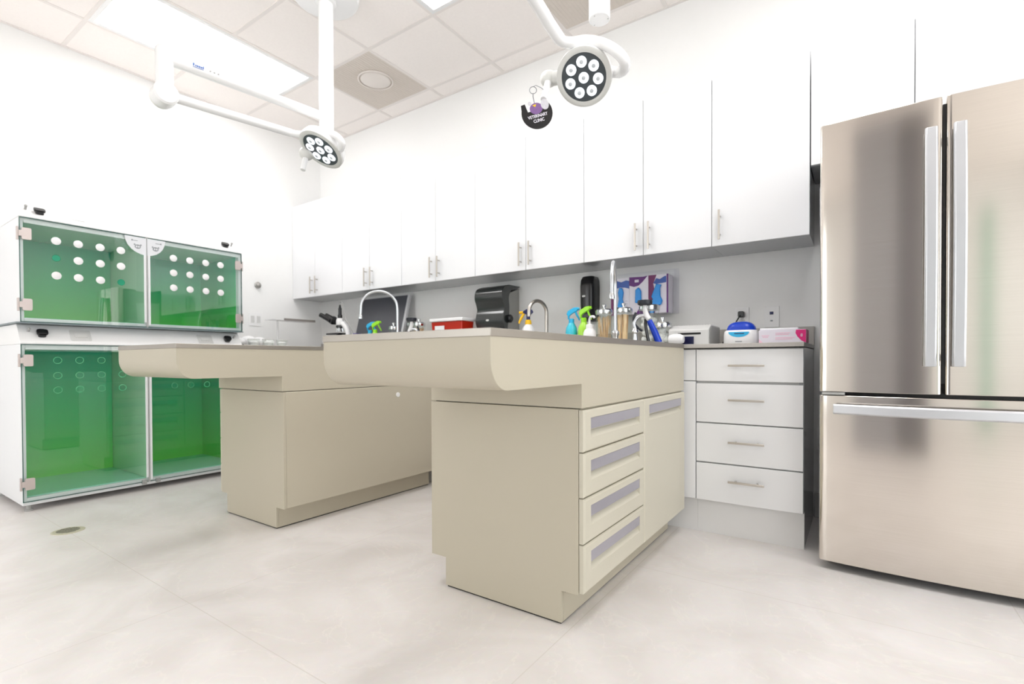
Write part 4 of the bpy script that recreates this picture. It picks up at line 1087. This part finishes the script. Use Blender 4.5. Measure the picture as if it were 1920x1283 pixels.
# outlets and plates
def plate(x, z, w_, h_, name, label, y=YB):
    t = thing(name, label, 'wall plate', (x, y, z))
    part('cover', MB().prism(rrect(w_, h_, .004, x=x, y=z), (0, y, 0), X, Z, (0, -.006, 0)), white_pl, t, .001)
    return t
t = plate(-.545, 1.077, .075, .118, 'outlet', 'white power outlet with a black plug, above the blue-lidded machine')
part('socket', MB().prism(rrect(.036, .03, .008, x=-.545, y=1.053), (0, YB - .006, 0), X, Z, (0, -.002, 0)), light_grey, t)
t = thing('power_plug', 'black plug and cord in the outlet above the blue-lidded machine', 'plug', (-.545, YB - .01, 1.098))
part('plug_body', MB().prism(rrect(.032, .034, .008, x=-.545, y=1.096), (0, YB - .0065, 0), X, Z, (0, -.03, 0)), black_pl, t, .003)
part('cord', MB().tube([(-.548, YB - .034, 1.09), (-.565, YB - .06, 1.05), (-.575, YB - .09, 1.0), (-.588, YB - .15, .95), (-.60, YB - .2, .922), (-.605, 2.84, .920), (-.585, 2.80, .921), (-.575, 2.77, .93)], .0038, 8, smooth=5), black_pl, t)
t = plate(-.393, 1.075, .075, .118, 'data_plate', 'white data jack plate with a blue port above the pink box')
part('blue_port', MB().box(-.402, -.384, YB - .0075, YB - .006, 1.088, 1.104), navy, t)
part('grey_port', MB().box(-.399, -.387, YB - .0075, YB - .006, 1.050, 1.058), grey_mark, t)
t = plate(-.14, .418, .072, .115, 'low_outlet', 'white outlet low on the wall between cabinet and refrigerator')
part('socket', MB().prism(rrect(.034, .028, .008, x=-.14, y=.44), (0, YB - .006, 0), X, Z, (0, -.0015, 0)), light_grey, t)
t = thing('thermostat_dial', 'small round chrome knob on the left wall', 'knob', (XL, 2.452, 1.531))
part('dial', MB().lathe([(.030, 0), (.030, .006), (.02, .012), (.018, .03), (.012, .034)], 24, (XL + .0005, 2.452, 1.531), X), pmat('knob_metal', (170, 168, 164), .3, .7), t)
t = thing('wall_switch', 'white switch plate on the left wall beside the cages', 'wall plate', (XL, 2.427, 1.22))
part('cover', MB().prism(rrect(.115, .118, .004, x=2.427, y=1.22), (XL, 0, 0), Y, Z, (.006, 0, 0)), white_pl, t, .001)
part('rocker', MB().box(XL + .0062, XL + .009, 2.385, 2.415, 1.19, 1.25).box(XL + .0062, XL + .009, 2.44, 2.47, 1.19, 1.25), light_grey, t)

# floor drain
t = thing('floor_drain', 'round metal floor drain in front of the green cages', 'floor drain', (-3.232, .795, 0))
part('flange', MB().lathe([(.066, 0), (.066, .0015), (.060, .003), (.056, .003)], 40, (-3.232, .795, 0)), brass, t)
part('well', MB().lathe([(.055, .0031), (.055, .0034)], 36, (-3.232, .795, 0)), brass, t)
g = MB()
for i in range(-4, 5):
    hw = math.sqrt(max(.046 ** 2 - (i * .0105) ** 2, 0)); 
    g.box(-3.232 + i * .0105 - .0019, -3.232 + i * .0105 + .0019, .795 - hw, .795 + hw, .00345, .0039)
part('slots', g, dark_hole, t)

# ------------------------------------------------------------------ panels added behind the camera, seen only in reflections
struct('added_green_strip', MB().box(1.5, 1.72, YF + .001, YF + .03, 0, 2.6), pmat('green_reflection_tone', (150, 190, 168), .5))  # added unseen strip, puts a green streak in the refrigerator door
# grey panels added behind the camera to make bands in the refrigerator doors
struct('added_grey_panel', MB().box(-.6, .025, -1.1, -1.0, 0, ZC - .003), pmat('mid_grey_reflection_tone', (166, 166, 171), .4))
struct('added_dark_panel', MB().box(.025, .42, -1.1, -.985, 0, ZC - .003), pmat('dark_grey_reflection_tone', (110, 108, 112), .4))

# one phrase shared by every set of look-alikes
GROUPS = {'wall_cabinet': 'white wall cabinets along the back wall', 'exam_table': 'beige exam tables', 'glass_jar': GJ,
          'spray_bottle': 'spray bottles on the back worktop', 'surgical_lamp': 'surgical lamps on ceiling booms',
          'animal_cage': 'stacked green animal cages', 'ceiling_vent': 'grey ceiling vents'}
for ob in S.objects:
    base = ob.name.split('.')[0]
    if ob.parent is None and base in GROUPS and 'group' not in ob: ob['group'] = GROUPS[base]
for ob in S.objects:
    if ob.parent is None and ob.name.split('.')[0] == 'ceiling_light' and 'group' not in ob: ob['group'] = 'ceiling lights in the picture'
